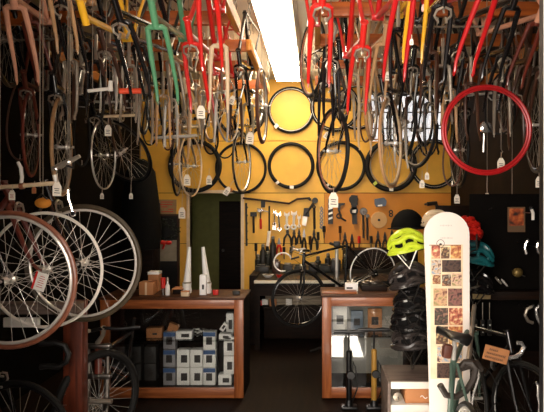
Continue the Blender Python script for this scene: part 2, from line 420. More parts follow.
def m_seatpost(): return MB().tube([ST - SPU * .02, ST + SPU * .15], .0125, 10)
def saddle_mb(c, L=.27, W=.14):
    b = MB(); st = [(-.5, .40, .0), (-.44, .78, .006), (-.3, 1.0, .008), (-.12, .8, .0), (.08, .42, -.004), (.3, .27, -.004), (.46, .22, -.006), (.5, .12, -.012)]
    rings = []
    for t, wv, z in st:
        row = []
        for k in range(12):
            a = 2 * math.pi * k / 12; row.append(b.bm.verts.new(Vector(c) + Vector((t * L, math.cos(a) * W / 2 * wv, z + math.sin(a) * (.018 if math.sin(a) > 0 else .028)))))
        rings.append(row)
    for A, B in zip(rings, rings[1:]):
        for k in range(12): b.bm.faces.new((A[k], A[(k + 1) % 12], B[(k + 1) % 12], B[k]))
    b.bm.faces.new(rings[0][::-1]); b.bm.faces.new(rings[-1]); return b
def m_saddle(): return saddle_mb(ST + SPU * .18 + Vector((.02, 0, 0)))
def m_crank():
    b = MB(); b.lathe([(.01, -.003), (.03, -.003), (.03, .003), (.01, .003)], (0, -.05, 0), 16, 'Y'); b.ring((0, -.05, 0), .088, .008, 'Y', 40, 6, flat=.4)
    for k in range(5): a = k * 2 * math.pi / 5; b.tube([(0, -.05, 0), (.085 * math.cos(a), -.05, .085 * math.sin(a))], .006, 6)
    b.tube([(0, -.062, 0), (.12, -.075, -.12)], [.012, .009], 8); b.tube([(0, .062, 0), (-.12, .075, .12)], [.012, .009], 8); b.cyl((0, -.06, 0), (0, .06, 0), .01, 8); return b
def m_pedals(s): return MB().box((s * .12, -s * .12, -s * .12), (.06, .05, .016), None, .003).cyl((s * .12, -s * .07, -s * .12), (s * .12, -s * .1, -s * .12), .005)
def m_brake():
    b = MB(); c = CR + Vector((.03, 0, -.005))
    for s in (-1, 1): b.tube([c + Vector((.0, s * .004, .02)), c + Vector((.004, s * .034, .008)), c + Vector((.006, s * .042, -.025)), c + Vector((.006, s * .026, -.05))], [.006, .007, .006, .006], 6)
    b.cyl(c + Vector((-.03, 0, .0)), c + Vector((.015, 0, .0)), .006, 8)
    for s in (-1, 1): b.box(c + Vector((.006, s * .022, -.052)), (.04, .009, .011))
    return b
def m_cable():
    return MB().tube([CR + Vector((.03, -.03, .02)), CR + Vector((.12, -.09, .14)), BARC + Vector((.06, -.06, .03)), BARC + Vector((.01, .12, -.01))], .0028, 5).tube([BARC + Vector((.02, -.13, -.01)), BARC + Vector((.09, -.02, .02)), HT + Vector((-.02, .03, -.06)), ST + Vector((.1, .018, .0))], .0028, 5)
def Rmat(yaw, tilt): return Matrix.Rotation(math.radians(-90 + yaw), 4, 'Z') @ Matrix.Rotation(math.radians(tilt), 4, 'Y')
def steer_m(a): return Matrix.Translation(CR) @ Matrix.Rotation(math.radians(a), 4, SAX) @ Matrix.Translation(-CR)
def add_wheel(root, at, name, rim, tyre, st=None, tr=.0145, tname='tyre', flip=False):
    r = obj('front_wheel' if not flip else 'rear_wheel', shared('hub', m_hub), SILVER, root)
    r.matrix_local = (st if st is not None else Matrix.Identity(4)) @ Matrix.Translation(at)
    obj('rim', shared('rim', m_rim), rim, r); obj('spokes', shared('spokes', m_spokes), DULLSILVER, r)
    if tyre: obj('tyre', shared('tyre%.4f' % tr, lambda: m_tyre(tr)), tyre, r)
    if flip: obj('cassette', shared('cassette', m_cassette), STEEL, r)
    return r
HOOKS = []
def hook_at(p, top=None):
    """screw hook in the ceiling holding what hangs at p"""
    HOOKS.append(Vector(p))
def bike(label, pos, yaw, tilt, frame, anchor, steer=0, fork=None, rim=SILVER, tyre=RUBBER, wheels='fr', bar='flat', seat=True, crank=True, brake=True, group=None, name='hanging_bicycle', cat='bicycle', tr=.0145, barturn=0, scale=1.0, hook=True, bartape=None):
    root = bpy.data.objects.new(name, None); COL.objects.link(root); root.empty_display_size = .05
    R = Rmat(yaw, tilt); st = steer_m(steer)
    a = anchor if anchor is not FA else st @ FA
    root.matrix_world = Matrix.Translation(Vector(pos) - (R @ a)) @ R
    tag(root, label, cat, group)
    def part(n, key, fn, m, stv=None, par=None):
        o = obj(n, shared(key, fn), m, par or root)
        if stv is not None: o.matrix_local = stv
        return o
    part('frame', 'frame', m_frame, frame)
    fk = None
    if fork is not False:
        fk = part('fork', 'fork', m_fork, fork or frame, st)
        if brake: part('brake_caliper', 'brake', m_brake, DULLSILVER, None, fk)
    if 'f' in wheels: add_wheel(root, FA, 'front_wheel', rim, tyre, st, tr)
    if 'r' in wheels: add_wheel(root, RD, 'rear_wheel', rim, tyre, None, tr, flip=True)
    if bar:
        bst = st @ steer_m(barturn)
        part('stem', 'stem', m_stem, SILVER, bst)
        if bar == 'flat':
            h = part('handlebar', 'flatbar', m_flatbar, SILVER, bst); [(part('grip', 'grip%d' % s, lambda: m_grips(s), BLACK, None, h), part('brake_lever', 'lever%d' % s, lambda: m_levers(s), SILVER, None, h)) for s in (-1, 1)]
        else:
            h = part('handlebar', 'dropbar', m_dropbar, bartape or SILVER, bst); [part('brake_lever', 'hood%d' % s, lambda: m_hoods(s), SILVER, None, h) for s in (-1, 1)]
        part('brake_cable', 'cable', m_cable, BLACK, st)
    if seat: part('seat_post', 'seatpost', m_seatpost, SILVER); part('saddle', 'saddle', m_saddle, LEATHER)
    if crank: c = part('crankset', 'crank', m_crank, DULLSILVER); [part('pedal', 'pedal%d' % s, lambda: m_pedals(s), BLACK, None, c) for s in (-1, 1)]
    bpy.context.view_layer.update()
    if hook: hook_at(root.matrix_world @ (RD + Vector((0, 0, 0))))
    return root
def hung(label, px, py, d, yaw=0, tilt=55, frame=BLACKF, steer=0, **k):
    return bike(label, P(px, py, d), yaw, tilt, frame, FA, steer=steer, **k)
def frameset(label, px, py, d, yaw, tilt, frame, steer=0, **k):
    k.setdefault('name', 'bicycle_frameset'); k.setdefault('cat', 'bike frame'); k.setdefault('wheels', ''); k.setdefault('bar', None); k.setdefault('seat', False); k.setdefault('crank', False); k.setdefault('brake', False)
    return bike(label, P(px, py, d), yaw, tilt, frame, CR, steer=steer, **k)
def yaw_for(px, rx, ry, sgn=1):
    phi = math.atan((px - CX) / F); c = min(1, rx / ry * math.cos(phi))
    return math.degrees(sgn * math.acos(c) - phi)
def loose_wheel(label, px, py, rx, ry, rim, tyre, sgn=1, R=.335, spokes=True, tr=.0145, group=None, name='hanging_wheel', hook=True, lean=0):
    d = R * F / ry; p = P(px, py, d); th = yaw_for(px, rx, ry, sgn)
    root = bpy.data.objects.new(name, None); COL.objects.link(root); root.empty_display_size = .05
    root.matrix_world = Matrix.Translation(p) @ Matrix.Rotation(math.radians(lean), 4, 'Y') @ Matrix.Rotation(math.radians(th), 4, 'Z') @ Matrix.Scale(R / .335, 4)
    tag(root, label, 'wheel', group)
    if spokes: obj('hub', shared('hub', m_hub), SILVER, root); obj('spokes', shared('spokes', m_spokes), DULLSILVER, root)
    obj('rim', shared('rim', m_rim), rim, root)
    if tyre: obj('tyre', shared('tyre%.4f' % tr, lambda: m_tyre(tr)), tyre, root)
    if hook: HOOKS.append(p + Vector((0, 0, R)))
    return root
# ------------------------------------------------------------------ bare frames hung along the racks, nearest row
frameset('dusty pink frame and fork, leftmost under the rack', 14.5, 7, 2.75, 12, 56, PINKF)
frameset('maroon frame hanging between the dusty pink one and the tan one', 30, 22, 3.5, 4, 56, MAROONF)
frameset('tan frame with a thin fork beside the black one at upper left', 55, -24, 2.9, 6, 52, TANF)
frameset('black frame with silver edged fork left of the yellow frame', 62, 4, 3.1, 0, 55, BLACKF, fork=BLACKF, brake=True)
frameset('yellow frame without a fork', 87, 27, 2.7, 0, 56, YELLOWF, fork=False)
frameset('black frame with a silver headset right of the yellow frame', 121, 22, 2.75, -8, 56, BLACKF, brake=True)
frameset('sage green frame and fork', 156, 27, 2.7, 0, 56, GREENF)
frameset('bright red frame with long fork just right of the green one', 191, 44, 3.1, -3, 52, REDF, brake=True)
frameset('bright red frame hanging second from the green one', 207, -8, 2.75, 4, 56, REDF)
frameset('red frame with silver brake immediately right of the strip light', 322, 6, 2.65, 4, 55, REDF, brake=True)
frameset('red frame with a fork reaching lowest right of the strip light', 362, 47, 3.1, 4, 55, REDF, brake=True)
frameset('bright red fork and frame beside the yellow tube at upper right', 405, -2, 2.6, 6, 55, CRIMSONF)
frameset('black frame with white brake arch at upper right', 443, 6, 2.75, 0, 56, BLACKF, brake=True)
frameset('crimson frame above the big red wheel', 489, -6, 2.6, 16, 57, CRIMSONF)
frameset('black frame hanging right of the crimson one', 512, 8, 2.9, 12, 56, BLACKF)
frameset('pale pink frame at far upper right by the white jamb', 536, 24, 3.3, 14, 56, PINKF, fork=MAROONF)
frameset('yellow painted fork frame right of the red fork at upper right', 420, -12, 3.0, 3, 50, YELLOWF)
# second and third rows, partly hidden
rows = [
 (105, 50, 3.7, BROWNF, 'brown frame in the second row behind the yellow one'), (138, 46, 3.8, BLACKF, 'black frame in the second row left of the green fork'),
 (84, 40, 3.9, BLACKF, 'black frame in the second row under the yellow frame'), (172, 62, 4.2, DULLSILVER, 'bare metal frame in the second row behind the green fork'),
 (240, 66, 4.6, BLACKF, 'black fork frame near the rack end left of the strip light'), (214, 74, 4.4, REDF, 'red frame in the third row left of the cream frame'),
 (203, 88, 4.9, TANF, 'tan frame low in the third row left of the strip light'), (340, 58, 3.9, BLACKF, 'black frame behind the red fork right of the strip light'),
 (352, 74, 4.5, CREAM, 'cream frame in the third row right of the strip light'), (384, 44, 3.7, TANF, 'tan frame in the second row left of the red fork'),
 (412, 66, 4.0, BLACKF, 'black frame in front of the barred window, left'), (430, 52, 3.6, BROWNF, 'brown frame in the second row beside the white brake arch'),
 (458, 50, 3.8, BLACKF, 'black frame in the second row left of the crimson frame'), (476, 62, 4.1, BROWNF, 'brown frame in the third row over the big red wheel'),
 (505, 56, 3.7, BLACKF, 'black frame in the second row over the right of the red wheel'), (526, 66, 3.9, BROWNF, 'brown frame in the second row near the white jamb'),
 (150, 84, 4.8, BLACKF, 'black frame in the third row under the green fork'), (186, 92, 5.0, CREAM, 'cream frame in the third row under the red fork'),
 (446, 84, 4.5, BROWNF, 'brown frame in the third row before the right of the window'), (20, 30, 4.0, BLACKF, 'black frame in the second row behind the pink fork'),
 (44, 34, 4.2, BROWNF, 'brown frame in the second row behind the tan frame')]
for i, (px, py, d, m, lb) in enumerate(rows):
    frameset(lb, px, py, d, random.uniform(-10, 10), random.uniform(52, 58), m, random.uniform(-12, 12), brake=(i % 2 == 0))

# ------------------------------------------------------------------ complete bicycles hung by the rear wheel
def hb(label, px, py, rx, ry, sgn=1, **k):
    """bicycle facing the viewer whose front wheel reads as an ellipse rx by ry"""
    k.setdefault('tr', .0115); d = .337 * F / ry; phi = math.atan((px - CX) / F)
    yaw = math.degrees(math.asin(max(-1, min(1, sgn * rx / ry * math.cos(phi)))) - phi) - k.get('steer', 0) * .55
    return hung(label, px, py, d, yaw, **k)
hb('dark bicycle with a maroon front tyre at far left', 31, 135, 8, 42, -1, frame=MAROONF, tyre=MAROONT, rim=BROWNF, bar=None, seat=False)
hb('dark bicycle with a tan front tyre beside the maroon one', 62, 147, 10, 49, -1, frame=BLACKF, tyre=GUM, rim=DULLSILVER, bar=None, seat=False)
hb('black bicycle with silver rims left of centre', 104, 155, 13, 37, -1, frame=BLACKF, tyre=None, rim=SILVER, tilt=57, bar=None)
hung('dark bicycle with its front wheel turned broadside and a cream bar', 122, 152, .337 * F / 35.5, 6, frame=BROWNF, tyre=RUBBER, rim=STEEL, steer=62, barturn=-62, tilt=56, tr=.011, seat=False)
hb('silver bicycle with straight bar left of the doorway', 191, 166, 12, 33, -1, frame=DULLSILVER, tyre=None, rim=CREAM, tilt=57)
hb('dark narrow wheeled bicycle at the doorway corner', 177, 164, 5, 32, -1, frame=BLACKF, tyre=RUBBER, rim=STEEL, bar=None, seat=False)
hb('black bicycle with silver hub above the doorway', 242, 162, 9, 31, -1, frame=BLACKF, tyre=RUBBER, rim=SILVER, bar=None)
hb('bicycle with a copper and black front tyre hanging lowest in the centre', 332, 151, 15, 42, 1, frame=BLACKF, tyre=RUBBER, rim=COPPERT, bar=None, tilt=60, tr=.017, crank=False)
hb('black bicycle with cream tyres in front of the barred window', 391, 143, 11, 45, -1, frame=BLACKF, tyre=GUM, rim=CREAM, bar=None, seat=False)
hb('black bicycle with dark wheels in front of the window', 417, 130, 18, 38, 1, frame=BLACKF, tyre=RUBBER, rim=STEEL, bar=None)
hb('black bicycle hanging at the left edge of the big red wheel', 459, 150, 9, 38, 1, frame=BLACKF, tyre=RUBBER, rim=STEEL, bar='flat')
hb('dark bicycle with a brown tyre close to the white jamb', 537, 125, 12, 48, 1, frame=BROWNF, tyre=OLIVER, rim=BROWNF, bar=None, seat=False)
# ------------------------------------------------------------------ loose wheels
loose_wheel('thin red rimmed wheel hanging broadside at the right', 486.5, 130, 44.5, 44.5, REDTYRE, REDTYRE, R=.30, spokes=False, tr=.014)
lw = COL.objects[-1]
loose_wheel('olive tyred wheel behind the dusty pink fork', 8, 40, 15, 46, BLACKF, OLIVER)
loose_wheel('brown tyred wheel below the black silver edged fork', 62, 47, 9, 38, DULLSILVER, BROWNRUBBER)
loose_wheel('narrow wheel hanging edge on nearest the tyres on the wall, left of the lamp', 262, 106, 5, 37, SILVER, BROWNRUBBER, R=.335)
loose_wheel('silver wheel hanging between the wall tyres and the cream frame', 228, 110, 12, 34, SILVER, None, R=.335)
loose_wheel('gum tyred wheel under the red frame left of the lamp', 212, 112, 9, 30, SILVER, GUM, -1)
loose_wheel('gum tyred wheel edge on beside the cream tyres', 371, 100, 6, 40, SILVER, GUM)
loose_wheel('dark wheel half in front of the bright barred window', 404, 122, 11, 36, STEEL, RUBBER, -1)
loose_wheel('cream rimmed wheel hanging broadside high at the right', 386, 60, 11, 38, CREAM, GUM)
loose_wheel('black wheel hanging between window and red wheel', 424, 112, 9, 34, STEEL, RUBBER)
loose_wheel('brown wheel hanging behind the red wheel right edge', 508, 95, 10, 38, BROWNF, BROWNRUBBER, -1)
loose_wheel('dark wheel behind the maroon tyre at far left', 14, 150, 12, 34, STEEL, RUBBER)
loose_wheel('black wheel hanging under the green fork', 160, 108, 14, 30, STEEL, RUBBER, -1)
loose_wheel('silver rim hanging behind the green fork', 143, 100, 6, 34, SILVER, RUBBER)
# loose forks and inner tubes hung between the frames
def loose_fork(label, px, py, d, m, yaw=0, brake=False):
    root = bpy.data.objects.new('bicycle_fork', None); COL.objects.link(root); root.empty_display_size = .05
    R = Rmat(yaw, 17); root.matrix_world = Matrix.Translation(P(px, py, d) - R @ CR) @ R
    tag(root, label, 'fork', None)
    obj('blades', shared('fork', m_fork), m, root)
    obj('steerer', shared('steerer', lambda: MB().tube([CR, CR + SAX * .19], .0127, 10)), DULLSILVER, root)
    if brake: obj('brake_caliper', shared('brake', m_brake), DULLSILVER, root)
    bpy.context.view_layer.update(); HOOKS.append(root.matrix_world @ (CR + SAX * .185))
for a in [(219, 46, 3.3, CREAM, 'cream loose fork high in front of the rail left of the strip light'), (146, 92, 4.2, DULLSILVER, 'dull silver loose fork under the left blade of the green fork'), (163, 96, 4.4, TANF, 'tan loose fork between the blades of the green fork'), (171, 100, 4.6, SILVER, 'bright silver loose fork right below the green fork'),
 (196, 104, 5.0, CREAM, 'cream loose fork beside the large white tag'), (208, 96, 4.6, DULLSILVER, 'dull loose fork right of the large white tag'), (222, 92, 4.4, SILVER, 'bright silver loose fork below the cream frame'),
 (236, 98, 5.2, BROWNF, 'brown loose fork near the lamp by the tilted tag'), (248, 104, 5.6, DULLSILVER, 'dull loose fork above the white tag by the edge on wheel'), (184, 118, 5.0, TANF, 'tan loose fork over the straight silver handlebar'),
 (364, 104, 4.8, CREAM, 'cream loose fork left of the barred window'), (377, 112, 5.0, TANF, 'tan loose fork at the left edge of the barred window'), (400, 120, 4.6, SILVER, 'silver loose fork in the middle of the barred window'),
 (385, 106, 5.2, BLACKF, 'black loose fork in the barred window, left pane'), (411, 98, 4.9, BROWNF, 'brown loose fork across the barred window top'), (430, 104, 4.4, BLACKF, 'black loose fork in the barred window, right panes'),
 (449, 90, 4.2, TANF, 'tan loose fork at the upper left of the red wheel'), (471, 84, 3.9, BROWNF, 'brown loose fork crossing the top of the red wheel'), (502, 80, 3.9, DULLSILVER, 'dull loose fork at the top right of the red wheel'),
 (516, 96, 4.1, BROWNF, 'brown loose fork at the right side of the red wheel'), (443, 66, 3.8, DULLSILVER, 'dull loose fork below the white brake arch'), (71, 62, 3.8, DULLSILVER, 'dull loose fork under the yellow head tube'),
 (81, 68, 4.0, BROWNF, 'brown loose fork left of the white axle'), (96, 62, 3.8, BLACKF, 'black loose fork above the white axle'), (109, 58, 4.0, SILVER, 'silver loose fork behind the yellow bottom bracket'),
 (129, 66, 3.9, DULLSILVER, 'dull loose fork over the red orange bar'), (48, 68, 4.0, BLACKF, 'black loose fork beside the brown tyred wheel'), (398, 30, 3.4, BLACKF, 'black loose fork beside the red fork at upper right'),
 (331, 62, 3.6, BLACKF, 'black loose fork between the blades of the red fork by the lamp'), (326, 84, 4.1, BLACKF, 'lowest black loose fork right of the lamp'), (348, 92, 4.6, DULLSILVER, 'dull loose fork over the copper rimmed wheel')]:
    loose_fork(a[4], a[0], a[1], a[2], a[3], random.uniform(-25, 25), random.random() < .5)
def inner_tube(label, px, py, rx, ry, d, m):
    c = P(px, py, d); a, b = S(rx, d), S(ry, d); k = random.uniform(-.05, .05)
    t = thing('inner_tube', c - Vector((0, 0, b)), label, 'inner tube')
    pts = [c + Vector((a * math.sin(q) * (1 - .45 * math.cos(q)), k * math.sin(q), b * math.cos(q))) for q in [2 * math.pi * j / 36 for j in range(36)]]
    build('loop', MB().tube(pts, .008, 8, True), m, t)
    build('valve', MB().tube([pts[18], pts[18] + Vector((0, 0, .045))], .0035, 6), DULLSILVER, t)
    HOOKS.append(pts[0])
for a in [(150, 118, 8, 27, 5.0, RUBBER, 'black inner tube loop left of the silver handlebar'), (168, 124, 6, 26, 5.2, BROWNRUBBER, 'brown inner tube loop over the thick wall tyre'), (211, 132, 7, 22, 5.6, RUBBER, 'black inner tube loop over the cream rimmed wheel'),
 (225, 134, 9, 24, 5.8, RUBBER, 'black inner tube loop left of the edge on wheel'), (366, 110, 5, 32, 5.2, BROWNRUBBER, 'brown inner tube loop left of the barred window'), (376, 106, 6, 34, 5.4, GUM, 'tan inner tube loop at the left edge of the window'),
 (396, 118, 8, 30, 5.6, RUBBER, 'black inner tube loop in the middle of the barred window'), (428, 122, 8, 34, 5.0, RUBBER, 'black inner tube loop at the right of the barred window'), (452, 152, 8, 34, 4.8, BROWNRUBBER, 'brown inner tube loop at the lower left of the red wheel'),
 (500, 104, 12, 30, 4.5, RUBBER, 'black inner tube loop inside the red wheel, right'), (20, 120, 10, 40, 4.4, BROWNRUBBER, 'brown inner tube loop left of the maroon tyre'), (82, 130, 7, 36, 4.4, RUBBER, 'black inner tube loop left of the two silver rims')]:
    inner_tube(a[6], *a[:6])
# hubs and bars seen among the frames
def rod_thing(name, cat, label, a, b, r, m, tip=None):
    t = thing(name, (Vector(a) + Vector(b)) / 2, label, cat)
    build('bar', MB().tube([a, b], r, 10), m, t)
    if tip: build('end', tip[0], tip[1], t)
    HOOKS.append((Vector(a) * .8 + Vector(b) * .2)); HOOKS.append((Vector(a) * .2 + Vector(b) * .8))
    return t
rod_thing('handlebar', 'handlebar', 'short red orange bar hanging left of the green fork', P(119, 91, 3.3), P(141, 91, 3.35), .017, ORANGEP)
rod_thing('axle', 'axle', 'white axle with a fat end hanging under the yellow frame', P(88, 91, 3.3), P(111, 88.5, 3.3), .010, WHITEMETAL, (MB().tube([P(110.5, 91, 3.3), P(110.5, 81, 3.3)], [.016, .012], 10), WHITEMETAL))
rod_thing('handlebar', 'handlebar', 'cream handlebar hanging level over the broadside wheel', P(102, 116.5, 4.3), P(141, 115, 4.3), .012, CREAM)
rod_thing('handlebar', 'handlebar', 'long silver handlebar hanging level left of the doorway', P(154, 138, 4.6), P(197, 135.5, 4.6), .014, SILVER, (MB().tube([P(164.5, 137, 4.58), P(165, 147, 4.58)], .012, 8), SILVER))
rod_thing('hanging_rail', 'rail', 'thin rail across the upper left behind the frames', P(-6, 41, 3.95), P(66, 38.5, 3.95), .007, DULLSILVER)
rod_thing('hanging_rail', 'rail', 'thin rail across the upper right behind the crimson frame', P(415, 27, 3.75), P(505, 26.5, 3.75), .007, DULLSILVER)

# ------------------------------------------------------------------ tyres hung on the back wall
def wall_tyre(label, px, py, r, m, tr=.016, stripe=None, tags=(), rim=None):
    d = YB - tr - .004; R = S(r, d)
    t = thing('bicycle_tyre', P(px, py, d) - Vector((0, 0, R)), label, 'tyre', None)
    c = P(px, py, d)
    build('tyre', MB().ring(c, R - tr, tr, 'Y', 64, 10), m, t)
    if stripe:
        build('sidewall_stripe', MB().ring(c + Vector((0, -tr * .85, 0)), R - tr * stripe, .0038, 'Y', 64, 6), WHITEPLASTIC, t)
    if rim: build('inner_bead', MB().ring(c + Vector((0, -.005, 0)), R - tr * 2.4, .008, 'Y', 64, 6), rim, t)
    for a, s, mm in tags:
        q = c + Vector((math.sin(math.radians(a)) * (R - tr), -tr - .006, math.cos(math.radians(a)) * (R - tr)))
        build('paper_band', MB().box(q, (.07 * s, .008, .055 * s), Matrix.Rotation(math.radians(-a), 3, 'Y')), mm, t)
    build('nail', MB().cyl(c + Vector((0, tr + .002, R - tr * 2.2)), c + Vector((0, -.02, R - tr * 2.2)), .004, 6), STEEL, t)
    return t
LIMEP = mat('lime paper band', (190, 210, 90), 0.6)
wall_tyre('black tyre with pale inner line below the end of the strip light', 291, 110, 23.5, RUBBER, .024, 1.5, ((222, .9, PAPER),))
wall_tyre('plain black tyre in the lower row under the striped one', 291, 165.5, 23.5, RUBBER, .025, None, ((218, .7, PAPER), (178, .8, PAPER)))
wall_tyre('black tyre in the lower row behind the silver hub wheel', 241, 168, 26, RUBBER, .019, None, ((205, .9, CARD),))
wall_tyre('thick black tyre in the lower row, leftmost over the doorway', 195, 166, 27, RUBBER, .032)
wall_tyre('black tyre in the lower row behind the copper tyred wheel', 341, 166, 25, RUBBER, .024, None, ((215, .6, PAPER),))
wall_tyre('black tyre with white stripes in the lower row below the window', 391, 165.5, 26.5, RUBBER, .034, 1.0, ((222, .8, LIMEP), (180, .8, PAPER)), DULLSILVER)
wall_tyre('knobbly black tyre in the upper row behind the black fork', 335, 107, 25, RUBBER, .028, 1.0)
wall_tyre('thin black tyre in the upper row behind the red fork', 357, 107, 23, RUBBER, .024, 1.3)
wall_tyre('black tyre in the upper row above the doorway corner', 241, 112, 25, RUBBER, .023)
wall_tyre('black tyre with white stripes in the lower row, rightmost', 434, 164, 25, RUBBER, .03, 1.0)

# ------------------------------------------------------------------ price tags
def tagshape(h):
    w = h * .62
    return [(-w / 2, 0), (w / 2, 0), (w / 2, h * .68), (w * .22, h), (-w * .22, h), (-w / 2, h * .68)]
def price_tag(label, px, py, hpx, d, up=8, rot=0, m=TAGPAPER, ink=INK, hk=False):
    c = P(px, py, d); h = S(hpx, d)
    t = thing('price_tag', c - Vector((0, 0, h / 2)), label, 'price tag', None)
    Rm = Matrix.Translation(c) @ Matrix.Rotation(math.radians(rot), 4, 'Y') @ Matrix.Translation((0, 0, -h / 2))
    build('card', MB().prism(tagshape(h), -.001, .002, Rm), m, t)
    mk = MB()
    for k, ww in ((.52, .36), (.38, .28), (.22, .4)): mk.box(Rm @ Vector((0, -.0018, h * k)), (h * ww, .0008, h * .05), Matrix.Rotation(math.radians(rot + 4), 3, 'Y'))
    build('handwriting', mk, ink, t)
    HOOKS.append(Rm @ Vector((.002, .003, h * .93 + S(up, d)))) if hk else None
    build('string', MB().tube([Rm @ Vector((0, 0, h * .93)), Rm @ Vector((.002, .003, h * .93 + S(up, d)))], .0022, 5), STRING, t)
    return t
for i, a in enumerate([
 ('white price tag under the right rim of the big red wheel', 501, 164, 12, 4.02, 7), ('cream price tag nearest the white jamb at the right', 539, 182, 11, 3.9, 40),
 ('small tag hanging below the middle of the red wheel', 487, 198, 10, 4.4, 20), ('small tag hanging below the right half of the red wheel', 512, 198, 8, 4.4, 30),
 ('thin tag by the corner of the back wall at right', 457, 199, 9, 4.9, 20), ('white price tag just left of the doorway top', 182, 213, 11, 5.4, 12),
 ('white price tag in front of the thick wall tyre', 187, 180, 11, 5.2, 8), ('narrow white tag over the doorway top', 209, 180, 9, 5.4, 8),
 ('large white price tag under the red frames left of the lamp', 201, 112, 13, 3.4, 14), ('cream price tag under the level cream bar', 108, 130.5, 11, 4.2, 8),
 ('large price tag over the left bicycle wheels', 57, 189, 14, 2.75, 10), ('small price tag at the far left under the handlebar', 12, 195, 10, 2.75, 6, 0, TAGPAPER, REDINK),
 ('tiny tag below the two silver rims at left', 102, 196, 6, 4.8, 6), ('tiny tag below the broadside wheel at left', 131, 196, 6, 4.8, 16),
 ('tilted pale tag under the dark fork left of the lamp', 232, 100, 9, 4.5, 8, 20), ('white tag hanging low beside the edge on wheel', 250, 138, 12, 4.8, 8, 5),
 ('tan square tag at the doorway top right corner', 227, 191, 9, 5.5, 8, 30), ('bright white tag below the copper tyred wheel', 333.5, 200, 15, 4.2, 6),
 ('white price tag under the cream rim at upper right', 388, 76, 9, 3.6, 10), ('cream tag inside the copper tyred wheel', 327, 135, 8, 4.5, 6, 35),
 ('white tag below the cream tyres right of the wall tyre', 422, 184, 8, 4.6, 10), ('small white tag on the red fork at upper right', 411.5, 42, 6, 2.55, 5),
 ('white tag lower left of the dark wheels by the window', 427, 176, 7, 4.7, 10), ('pink square tag left of the large tag at far left', 34, 190, 7, 2.9, 6, 0, CARD, REDINK)]):
    price_tag(*a, hk=i in (0, 1, 2, 3, 4, 5, 13, 16))
# ------------------------------------------------------------------ glass display cases
def case(label, x0, x1, y0, depth, ztop, shelfz, stile=(True, True)):
    c = thing('display_case', ((x0 + x1) / 2, y0 + depth / 2, 0), label, 'display case', None)
    r, st, bt = .075, .08, .085
    build('top_rail', MB().span((x0, y0, ztop - r - .02), (x1, y0 + .03, ztop - .02), .004), CASEWOOD, c)
    build('bottom_rail', MB().span((x0, y0, .01), (x1, y0 + .03, .01 + bt), .004), CASEWOOD, c)
    for s, xx in ((stile[0], x0), (stile[1], x1 - st)):
        if s: build('stile', MB().span((xx, y0 - .002, .01), (xx + st, y0 + .032, ztop - .02), .004), CASEWOODV, c)
    build('countertop', MB().span((x0 - .01, y0 - .01, ztop - .02), (x1 + .01, y0 + depth, ztop), .005), COUNTER, c)
    build('front_pane', MB().span((x0 + st, y0 + .014, .09), (x1 - st, y0 + .02, ztop - r - .02)), GLASS, c)
    build('side_panel', MB().span((x0, y0 + .03, 0.01), (x0 + .02, y0 + depth, ztop - .02)), DARKWOOD, c)
    build('side_panel', MB().span((x1 - .02, y0 + .03, 0.01), (x1, y0 + depth, ztop - .02)), DARKWOOD, c)
    build('back_panel', MB().span((x0 + .02, y0 + depth - .02, 0.01), (x1 - .02, y0 + depth, ztop - .02)), DARKWOOD, c)
    build('base_board', MB().span((x0 + .02, y0 + .03, .03), (x1 - .02, y0 + depth - .02, .09)), DARKWOOD, c)
    build('shelf', MB().span((x0 + .02, y0 + .05, shelfz - .008), (x1 - .02, y0 + depth - .02, shelfz)), GLASS, c)
    return c
YC = 4.62
LX0, LX1 = P(100, 0, YC).x, P(243.5, 0, YC).x
RX0, RX1 = P(322, 0, YC).x, P(440, 0, YC).x
ZT = P(0, 297.5, YC).z
case('left glass display case with orange wood trim, full of small boxes', LX0, LX1, YC, .44, ZT, P(0, 342, YC).z)
case('right glass display case with bright reflections in its pane', RX0, RX1, YC, .44, P(0, 295, YC).z, P(0, 338, YC).z)
# grey card lining at the back of the right case, with papers
rc = thing('card_sheet', (.5, YC + .55, .1), 'grey board leaning inside the right glass case', 'board')
build('sheet', MB().span((RX0 + .05, YC + .39, .10), (RX1 - .25, YC + .395, .74)), mat('grey board', (140, 136, 128), .6, 0, .25, 6), rc)
for i, (px, py, w, h, m, lb) in enumerate([(340, 316, 14, 18, PAPER, 'pale paper packet upper left inside the right glass case'), (357, 313, 12, 14, mat('steel blue packet', (110, 124, 140), .5), 'blue grey packet on the shelf inside the right case'), (375, 318, 14, 16, CARD, 'tan packet on the shelf in the right case')]):
    d = YC + .3; t = thing('packet', P(px, 338, d), lb, 'packet'); z0 = P(0, 338, YC).z + .001
    build('card', MB().span((P(px, 0, d).x - S(w / 2, d), d, z0), (P(px, 0, d).x + S(w / 2, d), d + .03, z0 + S(h + 5, d)), .003), m, t)
    build('printed_window', MB().span((P(px, 0, d).x - S(w / 4, d), d - .002, z0 + S(h * .3, d)), (P(px, 0, d).x + S(w / 4, d), d - .0005, z0 + S(h * .8, d))), PIC, t)
